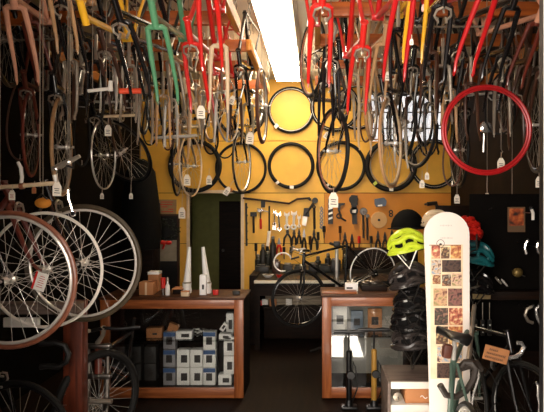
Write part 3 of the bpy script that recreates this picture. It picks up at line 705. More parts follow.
# product boxes in the left case: (x0, x1, y0, y1, kind, label)
def carton(label, x0, x1, y0, y1, kind, d, zb, group=None, rot=0, depth=.09):
    cx = P((x0 + x1) / 2, 0, d).x; w, h = S(x1 - x0, d) * .96, S(y1 - y0, d) * .97
    t = thing('product_box', (cx, d + depth / 2, zb), label, 'box', group)
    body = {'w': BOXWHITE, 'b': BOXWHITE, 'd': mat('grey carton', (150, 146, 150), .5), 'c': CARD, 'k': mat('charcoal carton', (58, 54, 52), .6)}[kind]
    build('carton', MB().span((cx - w / 2, d, zb), (cx + w / 2, d + depth, zb + h), .002), body, t)
    if kind in 'bd':
        build('blue_band', MB().span((cx - w / 2, d - .002, zb + h * .74), (cx + w / 2, d - .0003, zb + h * .985)), BOXBLUE, t)
    if kind != 'c':
        ox = w * (.08 if kind == 'w' else -.02)
        build('picture', MB().span((cx - w * .24 + ox, d - .002, zb + h * .26), (cx + w * .26 + ox, d - .0003, zb + h * .70)), PIC, t)
    else: build('picture', MB().span((cx - w * .1, d - .002, zb + h * .3), (cx + w * .2, d - .0003, zb + h * .5)), PIC, t)
    return t
DB = YC + .09; zf = .0905
hrow = S(18, DB)
cols = [(163, 175.5, 'd', 3), (176.5, 189.5, 'w', 2), (190, 202.5, 'w', 2), (203, 215.5, 'b', 3)]
nm = {163: 'dim blue topped', 176.5: 'white', 190: 'white', 203: 'blue banded'}
lv = ['bottom', 'middle', 'top']
ordn = {163: 'first', 176.5: 'second', 190: 'third', 203: 'fourth'}
for x0, x1, k, n in cols:
    for i in range(n):
        carton('%s carton, %s of the %s stack in the left case' % (nm[x0], (lv[i] if n == 3 else ['bottom', 'top'][i]), ordn[x0]), x0, x1, 0, 17.6, k, DB, zf + i * hrow, 'cartons stacked in the left display case')
carton('low white carton with an arched picture in the bottom right case corner', 218, 231.5, 0, 10.5, 'w', DB, zf, 'cartons stacked in the left display case')
for i in range(2): carton('white carton %s at the right stile of the left case' % ['lower', 'upper'][i], 223.5, 234, 0, 18.5, 'w', DB + .06 if 0 else DB, zf + S(10.8 + i * 19, DB), 'cartons stacked in the left display case', depth=.085)
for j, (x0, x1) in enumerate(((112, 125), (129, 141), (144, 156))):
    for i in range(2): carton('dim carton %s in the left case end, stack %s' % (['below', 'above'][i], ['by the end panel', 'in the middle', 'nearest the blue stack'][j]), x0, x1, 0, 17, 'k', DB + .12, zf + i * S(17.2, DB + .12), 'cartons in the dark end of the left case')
# loose stock on the glass shelf of the left case
zs = P(0, 342, YC).z + .001
t = thing('product_box', (P(171, 0, DB).x, DB + .06, zs), 'brown cardboard box tipped on edge on the case shelf', 'box')
build('carton', MB().box((P(171, 0, DB).x, DB + .06, zs + .066), (.085, .05, .115), Matrix.Rotation(math.radians(20), 3, 'Y')), CARD, t)
build('printed_label', MB().box((P(172.5, 0, DB).x, DB + .033, zs + .05), (.035, .003, .03), Matrix.Rotation(math.radians(20), 3, 'Y')), PIC, t)
carton('flat white carton with grey window on the case shelf', 175.5, 192, 0, 8, 'w', DB, zs, None)
carton('slim white carton on the case shelf by the right stile', 218.5, 231, 0, 5, 'w', DB, zs)
t = thing('product_box', (P(222, 0, DB).x, DB + .09, zs), 'white packet leaning on the case shelf near the right stile', 'box')
build('carton', MB().box((P(222, 0, DB).x, DB + .1, zs + .085), (.04, .035, .075), Matrix.Rotation(math.radians(35), 3, 'Y')), BOXWHITE, t); build('printed_label', MB().box((P(222, 0, DB).x, DB + .0815, zs + .085), (.02, .002, .035), Matrix.Rotation(math.radians(35), 3, 'Y')), PIC, t)
carton('small white carton high by the right stile of the left case', 226, 233.5, 0, 22, 'w', DB + .16, zs)
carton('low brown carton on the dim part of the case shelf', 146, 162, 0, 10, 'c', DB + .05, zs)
random.seed(3)
places = [(186, 332), (190, 329), (193, 327), (197, 326), (200, 324), (196, 331), (203, 328), (206, 335), (209, 334), (212, 337), (194, 336), (198, 338), (205, 331), (188, 338), (201, 335)]
for i, (px, py) in enumerate(places):
    d = DB + .12 + (342 - py) * .018; x = P(px, 0, d).x
    m = MB(); a = random.uniform(0, 3)
    dirv = Vector((math.cos(a), math.sin(a) * .6, 0)) * .022
    zz = zs + .012
    m.tube([Vector((x, d, zz)) - dirv, Vector((x, d, zz)), Vector((x, d, zz)) + dirv], [.010, .006, .011], 8); m.ball((x + dirv.x * 1.1, d + dirv.y * 1.1, zz), (.012, .012, .011), 8, 6)
    build('bike_fitting', m, CHROME if i % 3 == 0 else WHITEPLASTIC, None, label='small shiny metal fitting lying loose on the case shelf', cat='fitting', group='loose shiny fittings on the left case shelf')

# ------------------------------------------------------------------ things on the counters
def nozzle(px, ytop, ybot, d, label, lean=0):
    z0 = ZT; zt = P(0, ytop, d).z; h = zt - z0; x = P(px, 0, d).x
    t = thing('floor_pump', (x, d, z0), label, 'pump')
    xs = S(lean, d)
    build('tapered_tube', MB().tube([(x, d, z0 + h * .2), (x + xs * .4, d, z0 + h * .5), (x + xs, d, zt)], [.034, .026, .014], 12), WHITEPLASTIC, t)
    build('body', MB().lathe([(.03, 0), (.04, .004), (.042, .03), (.036, .06), (.04, .09), (.03, h * .22)], (x, d, z0 + .002), 16), WHITEPLASTIC, t)
    build('collar', MB().lathe([(.036, -.006), (.04, 0), (.036, .006)], (x + xs * .05, d, z0 + h * .24), 16), DULLSILVER, t)
    return t
nozzle(187, 247, 297, YC + .2, 'white tapered pump standing left on the display case', 2.5)
nozzle(207, 247, 297, YC + .2, 'white tapered pump standing right on the display case', -4)
zc = ZT
def small(name, cat, label, mb, m, extra=()):
    lo = min(v.co.z for v in mb.bm.verts); cx = sum(v.co.x for v in mb.bm.verts) / len(mb.bm.verts); cy = sum(v.co.y for v in mb.bm.verts) / len(mb.bm.verts)
    t = thing(name, (cx, cy, lo), label, cat); build('body', mb, m, t)
    for n2, b2, m2 in extra: build(n2, b2, m2, t)
    return t
xx = lambda px, d=YC + .15: P(px, 0, d).x
d = YC + .12
small('card_box', 'box', 'upright white carton between the two tapered pumps', MB().span((xx(199.5, d), d, zc), (xx(206, d), d + .05, zc + S(20, d)), .002), BOXWHITE, [('printed_mark', MB().span((xx(202, d), d - .002, zc + .05), (xx(204, d), d - .0003, zc + .09)), PIC)])
small('card_box', 'box', 'small cream block in front of the left tapered pump', MB().span((xx(181, d - .06), d - .07, zc), (xx(189, d - .06), d - .03, zc + .035), .003), CREAM, [('lid', MB().span((xx(181, d - .06), d - .071, zc + .035), (xx(189, d - .06), d - .029, zc + .045)), CARD)])
small('card_box', 'box', 'tiny red box on the left counter near its right end', MB().span((xx(213.5), d, zc), (xx(218.5), d + .04, zc + .04), .003), REDPLASTIC, [('lid', MB().span((xx(213.3), d - .002, zc + .03), (xx(218.7), d + .042, zc + .042), .002), REDPLASTIC)])
small('card_box', 'box', 'small dark box on the left counter by the oak corner', MB().span((xx(233), d, zc), (xx(240), d + .05, zc + .03), .003), TOOLBLACK, [('lid', MB().span((xx(232.7), d - .002, zc + .024), (xx(240.3), d + .052, zc + .034), .002), TOOLBLACK)])
small('card_box', 'box', 'cardboard box on the dim left end of the counter', MB().span((xx(140), d, zc), (xx(154), d + .12, zc + .11), .003), CARD, [('tape', MB().span((xx(146), d - .002, zc), (xx(148), d - .0003, zc + .11)), CREAM)])
small('card_box', 'box', 'small box with white lid beside the red handled screwdriver', MB().span((xx(142), d + .2, zc), (xx(153), d + .3, zc + .17), .003), CARD, [('lid', MB().span((xx(141.6), d + .198, zc + .15), (xx(153.4), d + .302, zc + .175), .003), BOXWHITE)])
x0 = xx(164)
small('screwdriver', 'screwdriver', 'red handled driver upright on the left counter', MB().tube([(x0, d, zc + .06), (x0, d, zc + .15)], [.016, .022], 10), REDPLASTIC, [('blade', MB().tube([(x0, d, zc), (x0, d, zc + .06)], .007, 8), CHROME)])
small('bottle', 'bottle', 'small white bottle right of the red driver', MB().lathe([(.018, 0), (.02, .01), (.02, .08), (.008, .1), (.008, .14), (.005, .15)], (xx(168.5), d, zc), 14), WHITEPLASTIC, [('cap', MB().lathe([(.011, 0), (.011, .025), (.004, .035)], (xx(168.5), d, zc + .12), 12), DULLSILVER)])
small('crate', 'crate', 'low wooden tray of parts on the left counter', MB().span((xx(172), d + .05, zc), (xx(184), d + .16, zc + .045), .004), DARKWOOD, [('rim', MB().span((xx(171.5), d + .045, zc + .04), (xx(184.5), d + .165, zc + .05), .003), CARD)])
zr = P(0, 295, YC).z
small('plank', 'plank', 'short pale plank lying on the right counter end', MB().span((xx(322), YC + .05, zr), (xx(356), YC + .17, zr + .018), .003), CASEWOOD, [('saw_cut', MB().span((xx(355.9), YC + .05, zr + .001), (xx(356.4), YC + .17, zr + .017)), CREAM)])
small('card_box', 'box', 'small white carton on the right counter', MB().span((xx(345.5), YC + .2, zr), (xx(358.5), YC + .27, zr + S(8, YC)), .003), BOXWHITE, [('printed_mark', MB().span((xx(347), YC + .198, zr + .02), (xx(353), YC + .1995, zr + .035)), PIC)])
small('box_tray', 'tray', 'dark tray of loose parts on the right counter', MB().span((xx(362), YC + .2, zr), (xx(388), YC + .42, zr + .05), .005), DARKWOOD, [('parts', MB().ball((xx(368), YC + .3, zr + .055), (.05, .04, .02)).ball((xx(377), YC + .32, zr + .055), (.07, .04, .025)), STEEL)])
# floor pumps leaning at the right case
def floor_pump(label, px, ytop, d, body, hw, base=.1):
    x = P(px, 0, d).x; zt = P(0, ytop, d).z
    t = thing('floor_pump', (x, d, 0), label, 'pump')
    build('base', MB().box((x, d, .012), (.13, .09, .024), None, .008).lathe([(.035, .02), (.03, .05), (.026, .07)], (x, d, 0), 14), BLACK, t)
    build('barrel', MB().lathe([(.020, .05), (.022, .06), (.022, zt * .72), (.024, zt * .74), (.014, zt * .76)], (x, d, 0), 16), body, t)
    build('rod', MB().cyl((x, d, zt * .75), (x, d, zt - .01), .007, 8), DULLSILVER if hw < .1 else BLACK, t)
    build('handle', MB().tube([(x - hw, d, zt), (x - hw * .5, d, zt + .004), (x, d, zt), (x + hw * .5, d, zt + .004), (x + hw, d, zt)], [.013, .017, .013, .017, .013], 10), BLACK, t)
    build('hose', MB().tube([(x + .03, d, .06), (x + .07, d - .02, .18), (x + .05, d - .02, zt * .55), (x + .03, d - .01, zt * .62), (x + .026, d, zt * .4)], .006, 8), BLACK, t)
    build('gauge', MB().lathe([(.03, -.012), (.034, 0), (.03, .012)], (x + .012, d - .03, zt * .45), 16, 'Y'), BLACK, t)
    return t
floor_pump('black floor pump with a wide handle before the right case', 349, 332, 4.42, BLACK, .125)
floor_pump('yellow barrelled floor pump beside the wide handled one', 374, 330, 4.42, mat('ochre pump barrel', (156, 116, 48), .4), .13)

# ------------------------------------------------------------------ workbench and what stands under it
BY = 6.1; bz = P(0, 281, BY).z; bx0, bx1 = P(254, 0, BY).x, P(420, 0, BY).x
wbn = thing('workbench', ((bx0 + bx1) / 2, BY + .5, 0), 'long workbench with a pale front edge under the tool wall', 'workbench')
build('bench_top', MB().span((bx0, BY + .02, bz - .05), (bx1, 7.83, bz), .004), BLACK, wbn)
build('pale_edge', MB().span((bx0, BY, bz - .028), (P(372, 0, BY).x, BY + .022, bz + .004), .003), BENCHTOP, wbn)
build('back_panel', MB().span((bx0 + .05, BY + 1.2, .02), (bx1, BY + 1.22, bz - .05)), DARKWOOD, wbn)
build('end_panel', MB().span((P(246, 0, BY).x, BY + .3, .0), (bx0 - .001, 7.83, bz + .02)), DARKWOOD, wbn)
build('apron', MB().span((bx0 + .01, BY + .03, bz - .17), (bx1, BY + .06, bz - .045)), DARKWOOD, wbn)
for x in (bx0 + .03, bx1 - .08, (bx0 + bx1) / 2):
    for y in (BY + .08, 7.7): build('leg', MB().span((x - .03, y - .03, 0), (x + .03, y + .03, bz - .05)), DARKWOOD, wbn)
pn = thing('chest', ((bx0 + bx1) / 2, BY + .7, 0), 'grey boarded chest with shelves standing under the workbench', 'chest')
pz = [P(0, y, BY + .5).z for y in (313, 296)]
build('front_board', MB().span((bx0 + .06, BY + .5, 0.02), ((bx0 + bx1) / 2 - .06, BY + .9, .38), .01), DARKWOOD, pn)
build('top_board', MB().span((bx0 + .08, BY + .5, .385), ((bx0 + bx1) / 2 - .06, BY + .53, .6), .006), PANELGREY, pn)
for i, (px, py, w, h, m, lb) in enumerate([(265, 302, 6, 5, PAPER, 'white carton on the floor shelf under the bench'), (273, 303, 7, 7, CARD, 'tan carton under the bench beside the white one'), (260, 303, 5, 5, REDPLASTIC, 'small red tub under the left end of the bench'), (289, 302, 6, 6, PAPER, 'pale carton under the bench behind the hanging wheel')]):
    d = BY + .4; t = thing('card_box', P(px, py + h / 2, d), lb, 'box'); c = P(px, py, d)
    build('body', MB().box(c, (S(w, d), .05, S(h, d)), None, .003), m, t); build('lid', MB().box(c + Vector((0, 0, S(h / 2, d))), (S(w, d) * 1.04, .052, .008)), m, t)
build('shelf', MB().span((bx0 + .06, BY + .34, P(0, 306, BY + .4).z - .02), ((bx0 + bx1) / 2 - .06, BY + .48, P(0, 306, BY + .4).z)), DARKWOOD, pn)
# clutter standing on the bench
random.seed(11)
kinds = ['tin', 'jar', 'cup']
cl_items = [(258, 12, 'tall dark tin at the left end of the bench', GREENRUB), (263, 22, 'dark bottle at the left end of the bench', TOOLBLACK), (268, 15, 'olive tin behind the dark bottle on the bench', GREENRUB), (273, 30, 'tallest dark canister at the left of the bench', TOOLBLACK), (345, 12, 'dark tin on the bench behind the repair stand', TOOLBLACK), (318, 10, 'dark low tin in the middle of the bench', GREENRUB), (328, 13, 'black tin left of the repair stand post', TOOLBLACK), (405, 14, 'dark jar at the right end of the bench', GREENRUB)]
for px, h, lb, m in cl_items:
    d = 7.2; x = P(px, 0, d).x; hh = S(h, d); r = S(3.2, d)
    t = thing('tin', (x, d, bz), lb, 'tin'); build('body', MB().lathe([(r * .95, 0), (r, .006), (r, hh * .8), (r * .55, hh * .9), (r * .5, hh)], (x, d, bz), 16), m, t); build('cap', MB().lathe([(r * .55, 0), (r * .55, .03), (r * .3, .04)], (x, d, bz + hh), 14), STEEL, t)
for px, w, m, lb in [(268, 11, WHITEPLASTIC, 'white dish on the bench near its left end'), (279, 6, REDPLASTIC, 'pink red cloth lump on the bench')]:
    d = 6.4; c = P(px, 0, d); t = thing('dish', (c.x, d, bz), lb, 'dish'); r = S(w / 2, d)
    build('bowl', MB().lathe([(r * .5, 0), (r * .6, .003), (r, .03), (r * 1.05, .034), (r * .9, .034), (r * .5, .012), (.001, .01)], (c.x, d, bz), 20), m, t)
    build('contents', MB().ball((c.x, d, bz + .022), (r * .7, r * .7, .02), 10, 6), STEEL, t)
a, b = P(344, 281, 7.2), P(418, 250, 7.2)
tb = thing('cabinet', ((a.x + b.x) / 2, 7.4, bz), 'dark low cabinet on the right half of the workbench', 'cabinet')
build('body', MB().span((a.x, 7.2, bz + .001), (b.x, 7.6, b.z), .006), DARKWOOD, tb)
for k in range(3):
    w3 = (b.x - a.x) / 3; build('drawer', MB().span((a.x + w3 * k + .015, 7.188, bz + .03), (a.x + w3 * (k + 1) - .015, 7.202, b.z - .03), .004), DARKWOOD, tb)
random.seed(31)
for k, (px, w3, h3, m, lb) in enumerate([(262, 14, 7, TOOLBLACK, 'low black tray at the left end of the bench'), (288, 10, 8, TOOLBLACK, 'black block under the cable loop on the bench'), (300, 12, 6, GREENRUB, 'dark flat tin on the bench behind the hanging wheel'), (313, 9, 9, TOOLBLACK, 'black square can on the bench middle'), (325, 12, 7, GREENRUB, 'dark flat tray on the bench left of the stand post'), (336, 10, 12, TOOLBLACK, 'black tall can on the bench behind the stand post'), (276, 8, 12, BROWNF, 'brown can on the bench behind the white dish')]):
    d = 6.75 + .05 * (k % 3); q = P(px, 0, d); t = thing('can', (q.x, d, bz), lb, 'can'); ww, hh = S(w3, d), S(h3, d)
    build('body', MB().span((q.x - ww / 2, d, bz + .001), (q.x + ww / 2, d + .12, bz + hh), .012), m, t); build('lid', MB().span((q.x - ww * .4, d + .02, bz + hh), (q.x + ww * .3, d + .1, bz + hh + .02), .006), STEEL if k % 2 else m, t)
cp = P(283, 262, 6.5)
t = thing('cable_loop', cp - Vector((0, 0, S(9, 6.5))), 'white cable loop standing on the bench left of the repair bike', 'cable')
build('loop', MB().tube([cp + Vector((S(9 * math.cos(a), 6.5), .02 * math.sin(a), S(9 * math.sin(a), 6.5))) for a in [math.radians(k) for k in range(20, 300, 14)]], .009, 8), WHITEPLASTIC, t)
build('sleeve', MB().tube([cp + Vector((S(8, 6.5), .0, S(3, 6.5))), cp + Vector((S(16, 6.5), .02, S(5, 6.5)))], .012, 8), TOOLBLACK, t)

# ------------------------------------------------------------------ bicycle in the repair stand
fx, rx = P(299, 298, 5.55), P(374, 273, 5.85)
v = rx - fx; L0 = v.length
rb_yaw = math.degrees(math.atan2(-v.y, -v.x)) + 90; rb_tilt = math.degrees(math.asin(min(1, v.z / L0)))
bike('black bicycle clamped in the repair stand with a white rear rim', fx, rb_yaw, rb_tilt, BLACKF, FA, rim=WHITEPLASTIC, tyre=None, bar='flat', steer=0, name='bicycle', wheels='r', hook=False, seat=False)
rb = [o for o in COL.objects if o.get('label', '').startswith('black bicycle clamped')][0]
add_wheel(rb, FA, 'front_wheel', BLACKF, RUBBER, None)
rb.matrix_world = Matrix.Translation(fx) @ Matrix.Scale(.86, 4) @ Matrix.Translation(-fx) @ rb.matrix_world
sx = P(337, 0, 5.9); stx = sx.x
rs = thing('repair_stand', (stx, 5.95, 0), 'silver repair stand post holding the black bicycle', 'stand')
build('post', MB().tube([(stx, 5.98, .05), (stx, 5.98, P(0, 246, 5.95).z)], .019, 12), SILVER, rs)
build('clamp', MB().box((stx, 5.93, P(0, 244, 5.95).z), (.07, .12, .06), None, .01).tube([(stx - .08, 5.93, P(0, 243, 5.95).z), (stx + .07, 5.93, P(0, 247, 5.95).z)], .014, 8), TOOLBLACK, rs)
for a in (30, 150, 270): build('leg', MB().tube([(stx, 5.98, .14), (stx + .33 * math.cos(math.radians(a)), 5.98 - .3 * math.sin(math.radians(a)) * -.6, .015)], .014, 8), TOOLBLACK, rs)
build('collar', MB().lathe([(.026, -.03), (.03, 0), (.026, .03)], (stx, 5.98, P(0, 280, 5.98).z), 14), DULLSILVER, rs)

# ------------------------------------------------------------------ tools on the back wall
YW = YB - .004
def T(px, py): q = P(px, py, YW - .02); return (q.x, q.z)
def sil(name, cat, label, pieces, group=None):
    """pieces: (part name, material, [pixel polygons or strokes], thickness)"""
    allp = [p for _, _, gs, _ in pieces for g in gs for p in g[1]]
    cx = sum(p[0] for p in allp) / len(allp); lo = max(p[1] for p in allp)
    x, z = T(cx, lo); t = thing(name, (x, YW - .02, z), label, cat, group)
    for n2, m, gs, th in pieces:
        b = MB()
        for g in gs:
            if g[0] == 'poly': b.prism([T(*p) for p in g[1]], YW - th, th)
            elif g[0] == 'bar': b.tube([Vector((T(*p)[0], YW - .012 - S(g[2], YW) * .5, T(*p)[1])) for p in g[1]], [S(r, YW) for r in g[3]] if len(g) > 3 else S(g[2], YW), 8)
            elif g[0] == 'disc':
                q = T(*g[1][0]); b.lathe([(S(g[2], YW) * .96, -th), (S(g[2], YW), -th * .6), (S(g[2], YW), 0)], (q[0], YW, q[1]), 24, 'Y')
            elif g[0] == 'ring':
                q = T(*g[1][0]); b.ring((q[0], YW - th, q[1]), S(g[2], YW), S(g[3], YW), 'Y', 24, 6)
        build(n2, b, m, t)
    return t
bar = lambda pts, r, rs=None: ('bar', pts, r, rs) if rs else ('bar', pts, r)
# long bent pry bar along the top
sil('pry_bar', 'pry bar', 'long dark bent bar across the top of the tool wall', [('shaft', STEEL and mat('dark iron', (52, 34, 22), .5, .6), [bar([(243, 198), (265, 200.5), (289, 203.5), (297, 199), (310, 198)], 1.0)], .02), ('claw', TOOLBLACK, [bar([(308, 198), (311, 200)], 1.3)], .02)])
sil('mallet', 'mallet', 'black rubber mallet, left of the red hammer on the wall', [('head', TOOLBLACK, [('poly', [(250.5, 212), (256.5, 212), (256.5, 216.5), (250.5, 216.5)])], .05), ('handle', TOOLBLACK, [bar([(253.5, 216), (253.7, 233)], 1.1)], .02)])
sil('hammer', 'hammer', 'hammer with a red handle on the tool wall', [('head', CHROME, [('poly', [(257, 210), (262, 208.5), (264, 211), (259, 212.5)])], .03), ('shaft', STEEL, [bar([(260.5, 211), (260.6, 219)], .7)], .02), ('handle', REDPLASTIC, [bar([(260.6, 219), (261, 229)], 1.2)], .02)])
sil('cable_cutter', 'cutter', 'dark plated holder above the red hammer', [('plate', TOOLBLACK, [('poly', [(261, 200), (265.5, 200), (265, 207.5), (261, 207.5)])], .03), ('jaw', STEEL, [bar([(257, 208.5), (270, 212.5)], .5)], .03)])
sil('file', 'file', 'long black file with a white grip on the tool wall', [('blade', TOOLBLACK, [bar([(269.3, 206), (269.3, 231)], .9)], .02), ('grip', WHITEPLASTIC, [bar([(269.3, 231), (268.5, 240), (267.5, 246)], 1.7)], .02), ('pommel', TOOLBLACK, [bar([(267.5, 246), (267, 251)], 1.3)], .02)])
def spanner(label, px, y0, y1, m, w=1.2, hr=2.6, lean=0):
    sil('spanner', 'spanner', label, [('shank', m, [bar([(px + lean, y0 + 2), (px, y1 - 2)], w)], .02), ('open_jaw', m, [('poly', [(px + lean - hr, y0 - 1.5), (px + lean - hr * .4, y0 + .5), (px + lean + hr * .4, y0 + .5), (px + lean + hr, y0 - 1.5), (px + lean + hr, y0 + 2.5), (px + lean, y0 + 4.5), (px + lean - hr, y0 + 2.5)])], .014), ('ring_end', m, [('ring', [(px, y1 - 1)], hr * .75, hr * .35)], .014)])
spanner('thin chrome spanner left of the white ones', 274.5, 211, 228, CHROME, .6, 1.3)
spanner('chrome spanner with a round head beside the thin one', 279.5, 213, 230, CHROME, 1.0, 2.2, -1)
spanner('large pale spanner, left of the matching pair', 287, 213, 228, WHITEMETAL, 1.2, 2.7, -.3)
spanner('large pale spanner, right of the matching pair', 293.5, 212, 228, WHITEMETAL, 1.3, 2.9, .5)
spanner('short pale spanner right of the matching pair', 299, 216, 227, WHITEMETAL, .7, 1.6)
sil('lock', 'lock', 'chrome padlock shaped tool under the thin spanners', [('body', CHROME, [('poly', [(272.5, 226), (276, 226), (276, 230), (272.5, 230)])], .03), ('shackle', CHROME, [('ring', [(274.3, 224.5)], 1.6, .5)], .015)])
def pliers(label, px, y0, h, m, spread=3.5, jm=TOOLBLACK):
    sil('pliers', 'pliers', label, [('jaws', jm, [('poly', [(px - .4, y0), (px + .4, y0), (px + 1.6, y0 + h * .3), (px + 1, y0 + h * .4), (px - 1, y0 + h * .4), (px - 1.6, y0 + h * .3)])], .018), ('handle', m, [bar([(px - .3, y0 + h * .38), (px - spread * .8, y0 + h * .62), (px - spread, y0 + h)], 1.0)], .018), ('handle', m, [bar([(px + .3, y0 + h * .38), (px + spread * .8, y0 + h * .62), (px + spread, y0 + h)], 1.0)], .03)])
pliers('black pliers left of a row under the spanners', 287.5, 226, 20, TOOLBLACK, 4)
pliers('black pliers second in the row under the spanners', 294, 229, 16, TOOLBLACK, 2)
pliers('black pliers third in the row under the spanners', 299, 229, 15, TOOLBLACK, 1.8)
pliers('pliers with red handles low on the left of the tool wall', 279, 238, 17, REDPLASTIC, 2.5, STEEL)
pliers('black handled pliers below the dark bent brush', 304, 229, 22, TOOLBLACK, 2, STEEL)
pliers('dark long pliers with splayed handles right of the row', 314, 228, 22, TOOLBLACK, 3)
pliers('small grey pliers hanging by the hose clamp', 268, 246, 16, STEEL, 2.5)
pliers('dark pliers below the round ended tools right of the post', 345, 232, 18, TOOLBLACK, 2.5)
pliers('brown handled pliers right of the round ended tool', 352, 234, 18, BROWNF, 2)
pliers('dark pliers under the tan disc, left', 378, 231, 20, TOOLBLACK, 2.4)
pliers('dark pliers under the tan disc, right', 385, 232, 18, TOOLBLACK, 2.4)
pliers('steel pliers near the black cap', 392, 230, 14, STEEL, 2.2)
sil('brush', 'brush', 'brush with a pale block and black slanted handle', [('block', CREAM, [('poly', [(302.5, 216), (307.5, 217), (306, 226), (302, 225)])], .04), ('handle', TOOLBLACK, [bar([(305, 216), (310, 208), (315, 201)], 1.2)], .03), ('knob', TOOLBLACK, [('disc', [(315, 200.5)], 3.0)], .04), ('ferrule', TOOLBLACK, [('poly', [(304, 208), (309, 208), (309.5, 217), (303, 216)])], .03)])
sil('bar_tool', 'lever', 'straight black lever right of the brush', [('shaft', TOOLBLACK, [bar([(314, 208), (314.5, 229)], 1.2)], .02), ('eye', TOOLBLACK, [('ring', [(314, 207)], 1.3, .6)], .02)])
sil('chain_whip', 'chain', 'short chain hanging from a nail right of the brush', [('links', STEEL, [('ring', [(321.5, 209 + 3.6 * k)], 1.3, .55) for k in range(6)], .015), ('hook', STEEL, [bar([(321.5, 206), (321.5, 208)], .4)], .02)])
sil('hook_rail', 'hook rail', 'black vertical strip of hooks at the left edge of the tool wall', [('strip', TOOLBLACK, [('poly', [(245, 203), (247, 203), (247.5, 246), (245.5, 246)])], .015), ('hook', TOOLBLACK, [bar([(246, 206 + 8 * k), (247.5, 208 + 8 * k)], .9) for k in range(5)], .03)])
sil('tool_strip', 'tool strip', 'striped black and white cassette strip beside the white tag', [('strip', TOOLBLACK, [('poly', [(328, 199), (333, 199), (333, 224), (328, 224)])], .03), ('white_mark', WHITEPLASTIC, [('poly', [(328.5, 203 + 5 * k), (332.5, 201.5 + 5 * k), (332.5, 203.5 + 5 * k), (328.5, 205 + 5 * k)]) for k in range(4)], .036)])
sil('shears', 'shears', 'dark shears right of the striped strip', [('blade', TOOLBLACK, [('poly', [(337, 203), (345, 203), (345, 204.5), (341, 206), (340, 211), (338, 211)])], .02), ('handle', TOOLBLACK, [('ring', [(339, 216)], 2.2, .8), bar([(339, 210), (341, 218), (346, 221)], .9)], .02)])
sil('grinder', 'grinder', 'black twin tool with silver jaw hung high on the wall', [('upper_body', TOOLBLACK, [('disc', [(353.5, 199.5)], 4.5), ('poly', [(351, 195), (357.5, 195.5), (357.5, 205), (351, 205)])], .06), ('lower_body', TOOLBLACK, [('disc', [(354, 211)], 4.2), ('poly', [(351.5, 205), (356.5, 205), (357, 224), (352.5, 224)])], .05), ('silver_jaw', WHITEMETAL, [('poly', [(352, 210), (356, 209.5), (355.5, 213), (352, 212.5)])], .062)])
def roundtool(label, px, y0, y1, r=3.4):
    sil('ring_spanner', 'spanner', label, [('head', STEEL, [('ring', [(px, y0)], r * .75, r * .4)], .02), ('disc', STEEL, [('disc', [(px, y0)], r * .5)], .015), ('shank', STEEL, [bar([(px - .4, y0 + r), (px, y1)], 1.1)], .02)])
roundtool('large round headed spanner left of the tan disc', 363.5, 211.5, 238)
roundtool('thinner long spanner behind the round headed one', 367.5, 216, 240, 1.8)
sil('disc', 'disc', 'tan round disc with a dark hub on the tool wall', [('plate', mat('tan disc', (206, 160, 104), .6, 0, .05), [('disc', [(379, 220)], 8.3)], .02), ('hub', TOOLBLACK, [('disc', [(379, 220)], 1.3)], .026)])
sil('tape_measure', 'gauge', 'blue grey boxy gauge above the tan disc', [('case', mat('blue grey plastic', (88, 100, 120), .4), [('poly', [(374.5, 199), (384, 197.5), (386.5, 201), (385.5, 206), (376, 207), (374.5, 204)])], .05), ('label_strip', WHITEPLASTIC, [('poly', [(377.5, 205), (382, 204.5), (382, 206), (377.5, 206.3)])], .054)])
sil('carabiner', 'clip', 'small dark oval clip right of the tan disc', [('loop', TOOLBLACK, [('ring', [(391, 212)], 1.6, .6), ('ring', [(391, 215)], 1.5, .6)], .015), ('gate', STEEL, [bar([(389.8, 211), (389.8, 216)], .4)], .015)])
for k, (px, y0, h, m, lb) in enumerate([(318, 232, 16, TOOLBLACK, 'black screwdriver right of the splayed pliers'), (310, 236, 17, BROWNF, 'brown screwdriver among the pliers'), (324, 226, 12, TOOLBLACK, 'short black screwdriver near the post'), (340, 226, 14, BROWNF, 'brown screwdriver right of the post top'), (359, 236, 14, REDPLASTIC, 'red screwdriver below the round spanner'), (371, 236, 14, TOOLBLACK, 'black screwdriver left under the tan disc'), (284, 247, 12, TOOLBLACK, 'black screwdriver over the bench, left'), (256, 243, 16, TOOLBLACK, 'dark screwdriver by the left edge of the tool wall'), (398, 232, 12, CREAM, 'pale screwdriver left below the black cap'), (291, 247, 12, STEEL, 'steel screwdriver above the bench')]):
    sil('screwdriver', 'screwdriver', lb, [('handle', m, [bar([(px, y0), (px, y0 + h * .5)], 1.5)], .02), ('blade', STEEL, [bar([(px, y0 + h * .5), (px + .2, y0 + h)], .6)], .02)])
# black cap and red helmet area on the right part of the tool wall
cpx, cpd = P(409, 230, 7.0), 7.0
hat = thing('cap', cpx, 'black cap hanging on the tool wall behind the lime helmet', 'cap')
m = MB(); m.ball(cpx + Vector((0, .1, S(0, 7))), (S(17.5, 7), .16, S(21, 7)), 20, 12); bmesh.ops.bisect_plane(m.bm, geom=m.bm.verts[:] + m.bm.edges[:] + m.bm.faces[:], plane_co=cpx + Vector((0, 0, .02)), plane_no=(0, 0, -1), clear_outer=True); build('crown', m, FOAM, hat)
build('peg', MB().cyl(cpx + Vector((0, .1, .1)), (cpx.x, YB, cpx.z + .12), .008, 6), STEEL, hat)
build('brim', MB().ball(cpx + Vector((-S(4, 7), -.05, .02)), (S(19, 7), .16, .014), 18, 8), FOAM, hat)
sil('hand_drill', 'drill', 'black drill shaped tool on the wall right of the cap', [('body', TOOLBLACK, [bar([(427, 204), (437, 203)], 2.0)], .04), ('grip', TOOLBLACK, [bar([(436, 204), (438, 211)], 1.6)], .03), ('chuck', STEEL, [bar([(424.5, 204.3), (427, 204)], 1.0)], .03)])

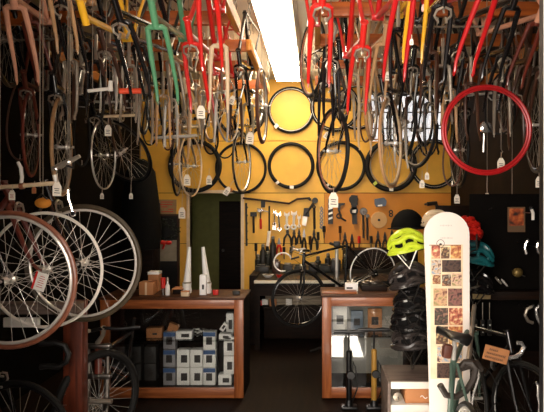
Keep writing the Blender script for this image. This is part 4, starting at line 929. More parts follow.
a, b = P(139, 310, YB - .3), P(154.5, 203, YB - .3)
cu = thing('cupboard', ((a.x + b.x) / 2, YB - .15, 0), 'tall dark cupboard in the rear left corner by the coats', 'cupboard')
build('body', MB().span((XL + .01, YB - .3, 0), (b.x, YB - .002, b.z), .006), DARKWOOD, cu); build('door', MB().span((XL + .05, YB - .315, .1), (b.x - .02, YB - .298, b.z - .03), .004), DARKWOOD, cu)
# ------------------------------------------------------------------ left of the doorway: framed board with wreath, notice
q0, q1 = P(156, 293, YW), P(180, 214, YW)
fb = thing('framed_board', ((q0.x + q1.x) / 2, YB, q0.z), 'tall framed dark board on the wall left of the doorway', 'board')
build('board', MB().span((q0.x, YB - .02, q0.z), (q1.x, YB, q1.z)), BLACK, fb)
fr = MB()
for a, b in (((q0.x, q0.z), (q0.x + .03, q1.z)), ((q1.x - .03, q0.z), (q1.x, q1.z)), ((q0.x, q1.z - .03), (q1.x, q1.z)), ((q0.x, q0.z), (q1.x, q0.z + .03))): fr.span((a[0], YB - .04, a[1]), (b[0], YB - .015, b[1]))
build('frame', fr, BROWNF, fb)
build('paper_sheet', MB().span((P(158, 0, YW).x, YB - .026, P(0, 261, YW).z), (P(177, 0, YW).x, YB - .022, P(0, 240, YW).z)), mat('greyed paper', (150, 140, 122), .7), fb)
wc = P(166, 231, YB - .1)
wr = thing('wreath', wc - Vector((0, 0, .17)), 'dark wreath with a red bow hung on the framed board', 'wreath')
m = MB(); random.seed(5)
for k in range(90):
    a = random.uniform(0, 6.283); r = .13 + random.uniform(-.05, .05); c0 = wc + Vector((r * math.cos(a), random.uniform(-.03, .04), r * math.sin(a)))
    m.tube([c0, c0 + Vector((random.uniform(-.05, .05), random.uniform(-.03, .01), random.uniform(-.05, .05)))], [.012, .003], 5)
build('foliage', m, mat('dark green needles', (20, 30, 16), .7), wr)
build('bow', MB().ball(wc + Vector((-.02, -.06, -.16)), (.05, .02, .03)).ball(wc + Vector((.05, -.06, -.16)), (.05, .02, .03)).tube([wc + Vector((0, -.06, -.17)), wc + Vector((-.03, -.06, -.25))], .014, 6), REDPLASTIC, wr)
nz = P(167.5, 207, YW)
nt_ = thing('notice', nz - Vector((0, 0, .12)), 'faded notice card on the wall above the framed board', 'notice')
build('card', MB().box(nz + Vector((0, -.006, 0)), (S(18, YW), .01, S(15, YW))), mat('faded notice card', (150, 120, 84), .7), nt_)
m = MB()
for k, (a, b) in enumerate(((-6, 6), (-7, 5), (-6, 0), (1, 6), (-6, 6))):
    zz = (5 - k * 2.4); m.span((nz.x + S(a, YW), YW - .012, nz.z + S(zz - .5, YW)), (nz.x + S(b, YW), YW - .0095, nz.z + S(zz + .4, YW)))
build('printed_lines', m, REDINK, nt_)
# ------------------------------------------------------------------ helmets
def helmet(label, px, py, d, w, shell, yaw=0, pitch=0, liner=FOAM, straps=True, rim=None, supp=None):
    """centre of the helmet's opening at the pixel; w = length in metres; nose towards local -x"""
    c = P(px, py, d)
    t = thing('bike_helmet', c, label, 'helmet')
    t.rotation_euler = (0, math.radians(pitch), math.radians(yaw))
    L, W, H = w / 2, w * .37, w * .52
    b = MB(); b.ball((0, 0, 0), (L * .95, W * .93, H * .92), 22, 14)
    bmesh.ops.bisect_plane(b.bm, geom=b.bm.verts[:] + b.bm.edges[:] + b.bm.faces[:], plane_co=(0, 0, -.01), plane_no=(0, 0, -1), clear_outer=True)
    obj('liner', b.mesh('liner'), liner, t)
    b = MB()
    def pt(u, vv, k=1.0):  # u along length -1..1, vv across -1..1
        x = u * L * k; s = math.sqrt(max(0, 1 - u * u)); a = vv * math.pi / 2
        return Vector((x, math.sin(a) * W * s * k, math.cos(a) * H * s * k))
    for vv in (-.86, -.52, -.18, .18, .52, .86):
        b.tube([pt(u / 10, vv + .06 * math.sin(u * .6), .985) for u in range(-9, 11)], [.010 + .012 * (1 - abs(u / 10) ** 3) for u in range(-9, 11)], 8)
    for u in (-.62, -.05, .5): b.tube([pt(u, k / 8, .97) for k in range(-8, 9)], .012, 8)
    b.ring((0, 0, .008), L * .97, .013, 'Z', 40, 8, ry=W * .97)
    obj('shell', b.mesh('shell'), shell, t)
    if rim: obj('tail_band', MB().tube([pt(-.985, k / 8, 1.0) + Vector((0, 0, .01)) for k in range(-5, 6)] if 0 else [pt(u / 10, .86, 1.03) for u in range(-9, 0)], .016, 8).mesh('band'), rim, t)
    if straps:
        b = MB()
        for s in (-1, 1): b.tube([(-L * .5, s * W * .9, 0), (-L * .1, s * W * .85, -H * .75), (L * .45, s * W * .9, 0)], .006, 6)
        b.tube([(-L * .1, -W * .85, -H * .75), (-L * .12, 0, -H * 1.05), (-L * .1, W * .85, -H * .75)], .006, 6)
        obj('strap', b.mesh('strap'), (WHITEPLASTIC if shell is LIME else STEEL) if straps == 'w' else TOOLBLACK, t)
    return t
helmet('lime yellow and white helmet on top of the helmet stack', 408, 251, 3.95, .29, LIME, -12, -14, rim=WHITEPLASTIC, straps='w')
helmet('grey ribbed helmet second from the top of the helmet stack', 410, 284, 3.95, .30, GREYSHELL, -8, -16)
helmet('glossy black helmet third from the top of the stack', 413, 309, 3.98, .29, BLACKSHELL, -6, -8)
helmet('black helmet with grey straps fourth in the helmet stack', 411, 328, 4.0, .30, BLACKSHELL, -14, -4, straps='w')
helmet('grey black helmet at the bottom of the helmet stack', 412, 346, 4.02, .30, GREYSHELL, -4, -6, straps='w')
helmet('red helmet peeking out behind the white snowboard', 467, 236, 3.9, .25, REDPLASTIC, 60, 18, liner=REDPLASTIC)
helmet('cream helmet edge behind the left of the snowboard', 436, 226, 4.3, .22, CREAM, 0, 0)
helmet('teal helmet below the red one behind the snowboard', 474, 262, 3.95, .27, TEAL, 170, -12)
helmet('dark helmet low behind the snowboard', 474, 290, 4.0, .27, BLACKSHELL, 170, -8)
hs_x = P(418, 0, 4.1).x
hst = thing('helmet_stand', (hs_x, 4.2, 0), 'black stand carrying the stack of helmets beside the snowboard', 'stand')
build('post', MB().tube([(hs_x, 4.26, .02), (hs_x, 4.26, 1.42)], .014, 10), BLACK, hst)
build('foot', MB().box((hs_x, 4.26, .015), (.36, .3, .03), None, .01), BLACK, hst)
for py, xx_ in ((250, 408), (284, 410), (308, 413), (327, 411), (345, 412)):
    z = P(0, py, 3.97).z; x2 = P(xx_, 0, 3.97).x
    build('peg', MB().tube([(hs_x, 4.26, z - .02), (x2, 3.98, z + .03)], .008, 8), BLACK, hst)
x2 = P(470, 0, 3.95).x
hst2 = thing('helmet_stand', (x2, 4.2, 0), 'black post behind the snowboard carrying the red and teal helmets', 'stand')
build('post', MB().tube([(x2, 4.2, .02), (x2, 4.2, 1.5)], .014, 10), BLACK, hst2)
build('foot', MB().box((x2, 4.2, .015), (.36, .3, .03), None, .01), BLACK, hst2)
for py in (234, 260, 288): build('peg', MB().tube([(x2, 4.2, P(0, py, 3.95).z - .01), (x2 + .01, 3.96, P(0, py, 3.95).z + .03)], .008, 8), BLACK, hst2)

# ------------------------------------------------------------------ snowboard with its photographs
SD = 3.42; tlx, bh = P(446, 212, SD), 0
sb = thing('snowboard', P(448, 0, SD).x * Vector((1, 0, 0)) + Vector((0, SD, 0)), 'white snowboard with rows of small photographs standing upright', 'snowboard')
topz = tlx.z; pts = []
def edgeL(z): k = z / topz; return P(430.5, 0, SD).x + (P(424, 0, SD).x - P(430.5, 0, SD).x) * k
def edgeR(z): k = z / topz; return P(471, 0, SD).x + (P(469.5, 0, SD).x - P(471, 0, SD).x) * k
rad = (edgeR(topz) - edgeL(topz)) / 2; cxm = (edgeR(topz) + edgeL(topz)) / 2
for k in range(0, 25):
    a = math.pi * k / 24; pts.append((cxm + rad * math.cos(a), topz - rad * 1.0 + rad * math.sin(a)))
pts.append((edgeL(.7) + .004, .7)); 
cb = (edgeL(0) + edgeR(0)) / 2; rb2 = (edgeR(0) - edgeL(0)) / 2
for k in range(0, 25):
    a = math.pi + math.pi * k / 24; pts.append((cb + rb2 * math.cos(a), .002 + rb2 + rb2 * math.sin(a)))
pts.append((edgeR(.7) - .004, .7))
brd = MB().prism(pts, SD, .012)
build('board', brd, mat('white snowboard base', (238, 226, 216), .35, 0, .03, 3), sb)
tones = [[(236, 214, 160), (196, 110, 84), (120, 60, 50)], [(150, 110, 80), (70, 46, 40), (230, 196, 140)], [(240, 206, 130), (200, 130, 80), (150, 70, 50)],
         [(120, 160, 190), (220, 190, 160), (90, 60, 60)], [(50, 34, 30), (90, 66, 56), (30, 22, 22)], [(214, 170, 120), (120, 60, 40), (230, 200, 150)],
         [(200, 150, 110), (70, 40, 36), (180, 170, 150)], [(130, 130, 70), (230, 190, 160), (90, 40, 44)], [(150, 140, 90), (214, 170, 130), (120, 70, 60)], [(90, 80, 60), (150, 100, 90), (40, 30, 30)], [(100, 90, 70), (60, 50, 46), (160, 120, 100)]]
photos = [(431.5, 245.5, 440, 258.5), (441, 247, 449.5, 258.5), (450.5, 245, 461, 258.5), (431.5, 260, 441, 274.5), (442, 260, 461, 272), (432.5, 275, 440.5, 284), (442, 274.5, 451, 286), (452, 273.5, 461.5, 286), (433.5, 288.5, 447, 306), (448, 288.5, 462, 306), (434.5, 308, 448, 325), (449, 308, 462.5, 325), (436, 326.5, 448, 344), (449, 326.5, 462.5, 344), (437, 346, 462, 362), (437, 363, 462, 378)]
for i, (x0, y0, x1, y1) in enumerate(photos):
    a, b = P(x0, y1, SD), P(x1, y0, SD)
    build('photograph', MB().span((a.x, SD - .0016, a.z), (b.x, SD - .0004, b.z)), collage('snapshot colours %d' % i, tones[i % len(tones)], 30 + 4 * (i % 4)), sb)
build('photo_sheet', MB().span((P(430.5, 0, SD).x, SD - .0003, P(0, 379, SD).z), (P(463, 0, SD).x, SD + .001, P(0, 244.5, SD).z)), mat('cream photo backing', (240, 214, 178), .6), sb)
mk = MB(); c = P(440.5, 243.5, SD); mk.ring(c + Vector((0, -.001, 0)), S(3.8, SD), .0016, 'Y', 24, 5); mk.ball(c + Vector((0, -.001, -.004)), (.009, .002, .006), 8, 6)
build('round_emblem', mk, INK, sb)
mk = MB(); mk.span((P(429, 0, SD).x, SD - .0018, P(0, 245.4, SD).z), (P(461, 0, SD).x, SD - .0006, P(0, 244.9, SD).z)); build('printed_line', mk, INK, sb)
mk = MB()
for x0, x1, y in ((440, 452.5, 225.5), (440.5, 453, 238)):
    n = 8
    for k in range(n):
        xa = x0 + (x1 - x0) * k / n; hh = .8 + .3 * ((k * 7) % 3); mk.span((P(xa, 0, SD).x, SD - .0012, P(0, y + hh * .6, SD).z), (P(xa + .95, 0, SD).x, SD - .0003, P(0, y - hh * .6, SD).z))
build('faint_lettering', mk, mat('faint grey print', (206, 198, 190), .5), sb)

# ------------------------------------------------------------------ white shelf unit with cardboard box, lower right
WD = 3.75
wx0, wx1 = P(391, 0, WD).x, P(440, 0, WD).x
ws = thing('shelf_unit', ((wx0 + wx1) / 2, WD + .2, 0), 'low white edged shelf unit left of the snowboard', 'shelf')
za, zb2, zc2, zd = [P(0, y, WD).z for y in (382, 389, 405, 412.5)]
build('top_board', MB().span((wx0, WD + .012, zb2), (wx1, WD + .4, za), .003), GREYWOOD, ws); build('front_edge', MB().span((wx0, WD, zb2), (wx1, WD + .011, za), .002), WHITEMETAL, ws)
build('lower_board', MB().span((wx0, WD, zd), (wx1, WD + .4, zc2), .003), WHITEMETAL, ws)
build('side_board', MB().span((wx0 - .02, WD + .01, 0), (wx0, WD + .4, za), .002), GREYWOOD, ws)
build('side_board', MB().span((wx1, WD + .01, 0), (wx1 + .02, WD + .4, za), .002), GREYWOOD, ws)
bx_ = thing('cardboard_box', (P(420, 0, WD).x, WD + .1, zc2), 'brown cardboard box inside the low white edged shelf', 'box')
build('carton', MB().span((P(406, 0, WD).x, WD + .03, zc2 + .001), (P(432, 0, WD).x, WD + .3, zb2 - .006), .003), CARD, bx_)
mk = MB().tube([P(421, 398.5, WD) + Vector((S(k, WD), .027, S(1.4 * math.sin(k * .9), WD))) for k in (0, 1, 2, 3, 4, 5, 6, 7)], .003, 5); build('printed_squiggle', mk, PAPER, bx_)
gl = thing('wheel_hub', (P(399, 0, WD).x, WD + .1, zc2), 'dull metal hub lying in the low white edged shelf', 'hub')
build('shell', MB().lathe([(.012, -.05), (.032, -.045), (.016, -.03), (.016, .03), (.032, .045), (.012, .05)], (P(399, 0, WD).x, WD + .1, zc2 + .034), 16, 'Y'), DULLSILVER, gl); build('axle', MB().cyl((P(399, 0, WD).x, WD + .02, zc2 + .034), (P(399, 0, WD).x, WD + .18, zc2 + .034), .006, 8), STEEL, gl)

# ------------------------------------------------------------------ green bicycle in front of the snowboard (seen from behind its saddle)
GD = 3.05
gb = thing('bicycle', (P(454, 0, GD).x, GD + .0, 0), 'grey green bicycle with black saddle standing before the snowboard', 'bicycle')
def G(px, py, d): return P(px, py, d)
m = MB(); cl_ = G(453.5, 361, GD)
bbp = Vector((cl_.x + .01, GD + .16, .28)); htop = Vector((G(478, 0, GD + .55).x - .03, GD + .55, .93)); hbot = htop + Vector((0.0, .05, -.15)); rdp = Vector((cl_.x - .02, GD - .42, .34))
m.tube([cl_ + Vector((0, 0, .012)), bbp], .0165, 12); m.tube([cl_ + Vector((0, .01, -.02)), htop + Vector((0, .01, -.03))], .0145, 10); m.tube([hbot + Vector((0, 0, .03)), bbp], .017, 10); m.tube([hbot, htop], .019, 12)
for s in (-1, 1):
    m.tube([cl_ + Vector((s * .016, -.01, -.01)), cl_ + Vector((s * .045, -.16, -.22)), rdp + Vector((s * .065, 0, 0))], [.009, .008, .007], 8); m.tube([bbp, rdp + Vector((s * .065, 0, 0))], [.011, .008], 8)
build('frame', m, TEALG, gb)
rr = build('rear_wheel', MB().ring(rdp, .311, .009, 'X', 48, 8), SILVER, gb); 
build('tyre', MB().ring(rdp, .33, .014, 'X', 48, 8), RUBBER, rr)
m = MB()
for k in range(28):
    a = 6.283 * k / 28; s = 1 if k % 2 else -1; m.tube([rdp + Vector((s * .028, .02 * math.cos(a + .9 * s), .02 * math.sin(a + .9 * s))), rdp + Vector((0, .303 * math.cos(a), .303 * math.sin(a)))], .0011, 4)
build('spokes', m, DULLSILVER, rr); build('hub', MB().tube([rdp + Vector((-.07, 0, 0)), rdp + Vector((.07, 0, 0))], .014, 10), SILVER, rr)
fxp = Vector((htop.x + .015, GD + .64, .34))
m = MB()
for s in (-1, 1): m.tube([hbot + Vector((s * .03, 0, 0)), hbot + Vector((s * .05, .02, -.1)), fxp + Vector((s * .052, 0, 0))], [.014, .012, .008], 8)
m.cyl(hbot + Vector((-.045, 0, .005)), hbot + Vector((.045, 0, .005)), .014); build('fork', m, TEALG, gb)
fw_ = build('front_wheel', MB().ring(fxp, .311, .009, 'X', 48, 8), SILVER, gb); build('tyre', MB().ring(fxp, .33, .014, 'X', 48, 8), RUBBER, fw_)
m = MB()
for k in range(28):
    a = 6.283 * k / 28; s = 1 if k % 2 else -1; m.tube([fxp + Vector((s * .028, .02 * math.cos(a + .9 * s), .02 * math.sin(a + .9 * s))), fxp + Vector((0, .303 * math.cos(a), .303 * math.sin(a)))], .0011, 4)
build('spokes', m, DULLSILVER, fw_); build('hub', MB().tube([fxp + Vector((-.07, 0, 0)), fxp + Vector((.07, 0, 0))], .012, 10), SILVER, fw_)
build('seat_post', MB().tube([cl_, G(454.5, 340, GD - .02)], .0128, 12), SILVER, gb)
sc = G(452, 334, GD - .03)
m = saddle_mb((0, 0, 0), .23, .13); rot = Matrix.Translation(sc) @ Matrix.Rotation(math.radians(122), 4, 'Z') @ Matrix.Rotation(math.radians(-8), 4, 'Y'); bmesh.ops.transform(m.bm, matrix=rot, verts=m.bm.verts); build('saddle', m, LEATHER, gb)
build('saddle_bag', MB().box(G(447, 351, GD - .05), (.05, .05, .075), Matrix.Rotation(.15, 3, 'Y'), .012), mat('rust brown bag', (84, 40, 24), .6), gb)
m = MB()
hbpts = [(440, 385), (446, 395), (456, 397), (466, 391), (473, 380), (476, 369), (472, 363), (465, 362), (461, 367)]
m.tube([G(a, b, GD - .06 + .012 * i) for i, (a, b) in enumerate(hbpts)], [.018] * len(hbpts), 10); hbar = build('handlebar', m, BARTAPE, gb)
m = MB(); m.tube([G(461, 368, GD + .04), G(468, 364, GD + .06), G(476, 365, GD + .06), G(483, 370, GD + .05)], [.02, .03, .03, .014], 10); build('bar_end', m, BARTAPE, hbar)
build('brake_lever', MB().tube([G(478, 368, GD), G(478.5, 378, GD), G(474.5, 391, GD), G(472, 402, GD), G(472.5, 412, GD)], [.006, .0075, .007, .007, .006], 8), CHROME, hbar)
build('stem', MB().tube([htop, htop + Vector((-.0, -.02, .05)), G(468, 366, GD + .1)], .014, 8), DULLSILVER, gb)
build('brake_cable', MB().tube([G(482, 366, GD), G(490, 372, GD + .05), G(497, 385, GD + .1), G(496, 402, GD + .1), G(488, 415, GD + .1)], .0035, 6), BLACK, gb)
build('crankset', MB().ring(bbp + Vector((.05, 0, 0)), .09, .007, 'X', 32, 6).tube([bbp + Vector((.06, 0, 0)), bbp + Vector((.075, .12, -.12))], .01, 8).tube([bbp + Vector((-.06, 0, 0)), bbp + Vector((-.075, -.12, .12))], .01, 8).cyl(bbp + Vector((-.06, 0, 0)), bbp + Vector((.06, 0, 0)), .011), DULLSILVER, gb)

# ------------------------------------------------------------------ dark bicycle at the lower right and the card sign
DBK = 3.2
dbike = bike('black bicycle standing at the lower right by the white jamb', Vector((1.30, 3.35, .336)), 20, 0, BLACKF, FA, rim=BLACKF, tyre=RUBBER, bar=None, seat=False, hook=False, name='bicycle')
for o in dbike.children_recursive:
    if o.name.startswith(('spokes', 'brake', 'crank', 'front_wheel', 'rear_wheel')): o.material_slots[0].material = BLACKF
hbk = build('handlebar', MB().tube([P(500, 362, DBK), P(506, 358, DBK), P(515, 357, DBK), P(521, 353, DBK), P(524, 347, DBK), P(521, 343, DBK), P(517, 343, DBK)], .0125, 8), CHROME)
tag(hbk, 'curved chrome handlebar end right of the card sign', 'handlebar')
lv = build('brake_lever', MB().tube([P(536, 382, 2.9), P(538.5, 386, 2.9), P(538, 396, 2.9), P(540, 405, 2.9), P(538, 416, 2.9)], [.006, .007, .0065, .007, .006], 8), CHROME)
tag(lv, 'chrome brake lever upright at the bottom right corner by the jamb', 'brake lever')
cs = P(496, 354.5, 3.15)
sg = thing('card_sign', cs - Vector((0, 0, .09)), 'handwritten brown card sign tilted on the dark bicycle', 'sign')
RS = Matrix.Rotation(math.radians(15), 3, 'Y')
w_, h_ = S(25, 3.15), S(14.5, 3.15)
build('card', MB().box(cs, (w_, .004, h_), RS), CARD, sg)
mk = MB(); random.seed(21)
for row, (a, b) in enumerate(((-.30, .05), (-.38, .36), (-.40, .28))):
    x = a
    while x < b:
        ww = random.uniform(.035, .06); hh = random.uniform(.10, .15); zz = .27 - row * .27
        for s in (-1, 1):
            p0 = cs + RS @ Vector((w_ * x, -.003, h_ * (zz - hh * .5))); p1 = cs + RS @ Vector((w_ * (x + ww * .7), -.003, h_ * (zz + hh * .5 * s)))
            mk.tube([p0, p1], .0022, 4)
        x += ww + .025
    
build('handwriting', mk, INK, sg)
build('clip', MB().tube([cs + Vector((-.02, .004, -h_ * .45)), cs + Vector((-.02, .01, -h_ * .8)), cs + Vector((.0, .03, -h_ * 1.1))], .012, 8), TOOLBLACK, sg)

# ------------------------------------------------------------------ right wall: shelves, poster, hanging stock
RXW = XR - .005
shf = thing('shelf_unit', (1.72, 5.2, 0), 'tall dark shelf unit along the right wall', 'shelf')
for z in (.12, .55, .98, 1.36): build('shelf_board', MB().span((1.45, 4.3, z - .02), (XR - .02, 6.6, z), .003), DARKWOOD, shf)
build('upright', MB().span((1.45, 4.27, 0), (XR - .02, 4.3, 1.62), .003), DARKWOOD, shf); build('upright', MB().span((1.45, 6.6, 0), (XR - .02, 6.63, 1.62), .003), DARKWOOD, shf)
psd = 4.26; pa, pb = P(507.5, 232, psd), P(525, 207, psd)
pt_ = thing('poster', ((pa.x + pb.x) / 2, psd, pa.z), 'small poster with an orange picture at the right, above the chrome arcs', 'poster')
build('sheet', MB().span((pa.x, psd - .004, pa.z), (pb.x, psd, pb.z)), mat('poster paper', (104, 76, 50), .7), pt_)
build('picture', MB().span((pa.x + .012, psd - .0055, pa.z + .05), (pb.x - .012, psd - .0042, pb.z - .012)), collage('poster picture', [(40, 26, 20), (160, 70, 30), (214, 120, 60)], 16), pt_)
bdx = thing('peg_panel', (1.65, 4.27, 1.3), 'dark hanging panel behind the poster at the right', 'panel')
build('panel', MB().span((1.2, 4.268, .5), (XR - .02, 4.285, 1.72)), DARKWALL, bdx)
build('peg', MB().cyl((1.35, 4.27, 1.6), (1.35, 4.2, 1.61), .004, 6).cyl((1.75, 4.27, 1.6), (1.75, 4.2, 1.61), .004, 6), STEEL, bdx)
def arc(label, pts, d, r, m=CHROME, name='handlebar', cat='handlebar', tip=True):
    q = [P(a, b, d) for a, b in pts]; lo = min(v.z for v in q)
    t = thing(name, Vector((q[0].x, d, lo)), label, cat); build('bar', MB().tube(q, r, 8), m, t)
    build('peg', MB().cyl(q[1], (q[1].x, 4.268, q[1].z), .004, 6), STEEL, t)
    build('end_plug', MB().ball(q[0], (r * 1.3, r * 1.3, r * 1.3), 8, 6), BLACK, t)
    return t
arc('chrome curved bar end right of centre under the poster', [(528, 240), (525.5, 244), (525, 249), (526.5, 254)], 4.1, .011)
arc('chrome curved bar nearest the white jamb under the poster', [(538, 242), (537, 247), (538.5, 252), (541, 254)], 4.1, .011)
arc('chrome hooked bar low at the right over the card sign', [(540, 305), (536, 309), (537, 317), (541, 325)], 4.1, .012)
arc('dull ring shaped bar low at the right beside the hooked bar', [(533, 306), (527, 309), (525, 315), (528, 321), (533, 323)], 4.1, .012, DULLSILVER)
arc('silver lever on the panel right of the poster', [(531, 208), (533, 213), (533, 220)], 4.1, .012, WHITEMETAL, 'brake_lever', 'brake lever')
for i, px in enumerate((476, 483, 490)):
    d = 4.1; x = P(px, 0, d).x; zt, zl = P(0, 303, d).z, P(0, 336, d).z
    t = thing('folding_tool', (x, d, zl), '%s of three dark tools with white dots hanging behind the snowboard' % ['left', 'middle', 'right'][i], 'tool', 'three dotted tools on the right shelf')
    build('body', MB().span((x - .014, d, zl), (x + .014, d + .02, zl + S(16, d)), .004), TOOLBLACK, t)
    build('cord', MB().cyl((x, d + .01, zl + S(16, d)), (x, d + .01, zt), .003, 6), DULLSILVER, t)
    mk = MB()
    for yy in (325, 331.5): mk.ball((x, d - .001, P(0, yy, d).z), (.007, .003, .007), 8, 6)
    build('white_dot', mk, WHITEPLASTIC, t)
lbx = P(481.5, 296.5, 4.08)
small('shelf_label', 'label', 'pale strip label over the dotted tools behind the snowboard', MB().box(lbx, (S(18, 4.08), .006, S(5, 4.08))), mat('buff strip', (150, 128, 88), .7), [('printed_bar', MB().box(lbx + Vector((-.03, -.004, 0)), (.004, .001, .02)), INK)])
small('shelf_board', 'shelf', 'dark shelf edge carrying the dotted tools', MB().span((1.05, 4.105, lbx.z - .03), (XR - .02, 4.26, lbx.z + .03), .003), DARKWOOD, [('edge_strip', MB().span((1.05, 4.1, lbx.z - .03), (XR - .02, 4.106, lbx.z - .024)), DARKWOOD)])
bl = P(517.5, 272.5, 4.15)
small('bell', 'bell', 'round yellowish bell on the dark shelf at right', MB().ball(bl, (.04, .03, .036), 14, 10), mat('dull brass', (130, 108, 60), .45, .6), [('bracket', MB().cyl(bl, (bl.x, 4.268, bl.z), .006, 6), STEEL), ('lever', MB().tube([bl + Vector((.03, 0, -.02)), bl + Vector((.055, -.01, -.03))], .005, 6), STEEL)])
for i, (px, py, m) in enumerate([(486, 283, SILVER), (481, 285.5, CHROME), (504, 282, SILVER), (498, 280, DULLSILVER)]):
    q = P(px, py, 4.15); small('bike_fitting', 'fitting', ['bright fitting nearest the snowboard edge on the right shelf', 'small chrome fitting left on the right shelf', 'slanted silver fitting in the middle of the right shelf', 'dull slanted fitting on the right shelf'][i], MB().tube([q + Vector((-.02, 0, .02)), q, q + Vector((.025, 0, -.03))], [.007, .01, .006], 8), m, [('screw', MB().ball(q + Vector((0, -.01, 0)), (.006, .006, .006), 8, 6), CHROME)])
lamp = P(484, 128, 4.6)
small('bicycle_lamp', 'bike lamp', 'brass coloured lamp glinting inside the red wheel', MB().lathe([(.02, 0), (.05, -.03), (.055, -.05), (.05, -.052)], lamp, 18, 'Y'), mat('copper reflector', (210, 150, 110), .2, 1), [('lens', MB().lathe([(.048, -.053), (.03, -.062), (.001, -.064)], lamp, 18, 'Y'), CHROME), ('bracket', MB().tube([lamp + Vector((0, 0, -.04)), lamp + Vector((0, .02, -.2))], .009, 8), SILVER)])

# ------------------------------------------------------------------ bicycles in the rack at lower left
def side_bike(label, px, py, d, rimm, tyre, frame, rtyre=.0145, barturn=0, bar=None, tilt=-4):
    p = P(px, py, d)
    b = bike(label, p, 90, tilt, frame, FA, rim=rimm, tyre=tyre, bar=bar, wheels='fr', hook=False, name='bicycle', tr=rtyre, barturn=barturn)
    for o in b.children_recursive:
        if o.name.startswith('spokes'): o.material_slots[0].material = PALEALLOY
    return b
side_bike('bicycle with a copper brown front tyre, nearest of the three at lower left', 8, 280, 2.69, PALEALLOY, COPPERT, BLACKF, .0115)
side_bike('bicycle with a pale silver front rim, middle of the three at lower left', 45, 270, 2.98, WHITEMETAL, None, MAROONF)
side_bike('bicycle with a silver front rim and olive tyre, farthest of the three at lower left', 83, 263, 3.2, PALEALLOY, OLIVER, BLACKF)
loose_wheel('dark tyred wheel cut by the left edge before the copper one', -31, 282, 42, 43, BLACKF, RUBBER, hook=False)
hbl = thing('handlebar', P(30, 186, 2.8), 'pale straight handlebar at the left edge with an upright lever', 'handlebar')
build('bar', MB().tube([P(-20, 188.5, 2.8), P(12, 186.5, 2.8), P(57, 183, 2.8)], .011, 10), CREAM, hbl)
build('lever', MB().tube([P(18, 162, 2.78), P(21, 168, 2.78), P(22, 177, 2.79), P(21, 186, 2.8)], [.008, .01, .0095, .009], 8), WHITEMETAL, hbl)
build('clamp', MB().tube([P(20, 186, 2.8), P(24, 185.7, 2.8)], .017, 10), COPPERT, hbl)
build('end', MB().tube([P(55, 175, 2.8), P(57, 184, 2.8)], [.014, .010], 8), WHITEMETAL, hbl)
st_ = thing('stem', P(66, 163, 2.95), 'shiny stem and lever cluster over the left wheels', 'stem')
build('body', MB().tube([P(52, 169, 2.95), P(60, 166, 2.95), P(68, 162, 2.95), P(80, 156, 2.95)], [.011, .017, .015, .010], 8), DULLSILVER, st_)
build('bolt', MB().ball(P(69, 162, 2.93), (.014, .014, .014), 8, 6), CHROME, st_); build('bolt', MB().ball(P(56, 169, 2.93), (.011, .011, .011), 8, 6), CHROME, st_)
build('lever', MB().tube([P(66, 165, 2.95), P(73, 168, 2.97), P(74, 158, 2.99)], .008, 8), BLACK, st_)
HOOKS += [P(70, 160, 2.95), P(0, 187, 2.8), P(40, 184.5, 2.8)]
dr = thing('derailleur', P(74, 214, 2.95), 'chrome derailleur cage above the middle wheel at left', 'derailleur')
build('cage', MB().tube([P(68, 190, 2.96), P(68.5, 199, 2.96), P(71, 206, 2.96), P(73, 213, 2.96)], .008, 8).ring(P(73, 213.5, 2.96), .012, .005, 'Y', 14, 6), CHROME, dr)
build('jockey_wheel', MB().lathe([(.004, -.004), (.011, -.003), (.011, .003), (.004, .004)], P(73, 213.5, 2.95), 12, 'Y'), BLACK, dr)
HOOKS.append(P(68, 190, 2.96))
sbg = P(43, 203, 3.1); small('saddle_bag', 'bag', 'orange saddle bag between the left handlebar and wheels', MB().ball(sbg, (.045, .04, .03), 14, 10), mat('orange bag cloth', (214, 136, 40), .7), [('strap', MB().tube([sbg + Vector((-.03, -.01, .02)), sbg + Vector((0, -.02, .05)), sbg + Vector((.03, -.01, .02))], .006, 6), TOOLBLACK)])
HOOKS.append(sbg)
# price card tied on the copper wheel
c = P(40, 281.5, 2.62)
rt = thing('price_card', c - Vector((0, 0, .05)), 'white price card with a red edge tied to the copper tyred wheel', 'price card')
RC = Matrix.Rotation(math.radians(-18), 3, 'Y').inverted()
w_, h_ = S(13, 2.62), S(18, 2.62)
build('card', MB().box(c, (w_, .003, h_), RC), PAPER, rt)
build('red_edge', MB().box(c + RC @ Vector((-w_ * .42, -.002, 0)), (w_ * .16, .002, h_), RC), REDPLASTIC, rt)
mk = MB()
for k in range(6): mk.box(c + RC @ Vector((w_ * .08, -.002, h_ * (.3 - k * .12))), (w_ * (.5 if k % 2 else .36), .001, h_ * .03), RC)
build('printed_lines', mk, REDINK, rt)
# wooden two level bike stand
stn = thing('bike_stand', (-1.55, 3.45, 0), 'wooden bike stand with a grey plank behind the left wheels', 'stand')
pd = 3.3
build('plank', MB().span((P(-40, 0, pd).x, pd, P(0, 314.5, pd).z), (P(76, 0, pd).x, pd + .12, P(0, 304.5, pd).z), .004), GREYWOOD, stn)
build('post', MB().span((P(53, 0, pd).x, pd + .13, 0), (P(73, 0, pd).x, pd + .22, P(0, 306, pd).z), .004), REDWOOD, stn)
build('post', MB().span((P(-40, 0, pd).x, pd + .13, 0), (P(-22, 0, pd).x, pd + .22, P(0, 306, pd).z), .004), REDWOOD, stn)
wbx = thing('paper_sign', P(22, 328, 3.2), 'blank white panel below the grey plank at lower left', 'panel')
a, b = P(3, 327.5, 3.28), P(39, 318, 3.28)
build('panel', MB().span((a.x, 3.28, a.z), (b.x, 3.3, b.z), .003), PAPER, wbx); build('hanger', MB().cyl((a.x + .05, 3.29, b.z), (a.x + .05, 3.31, b.z + .03), .004, 6).cyl((b.x - .05, 3.29, b.z), (b.x - .05, 3.31, b.z + .03), .004, 6), STEEL, wbx)
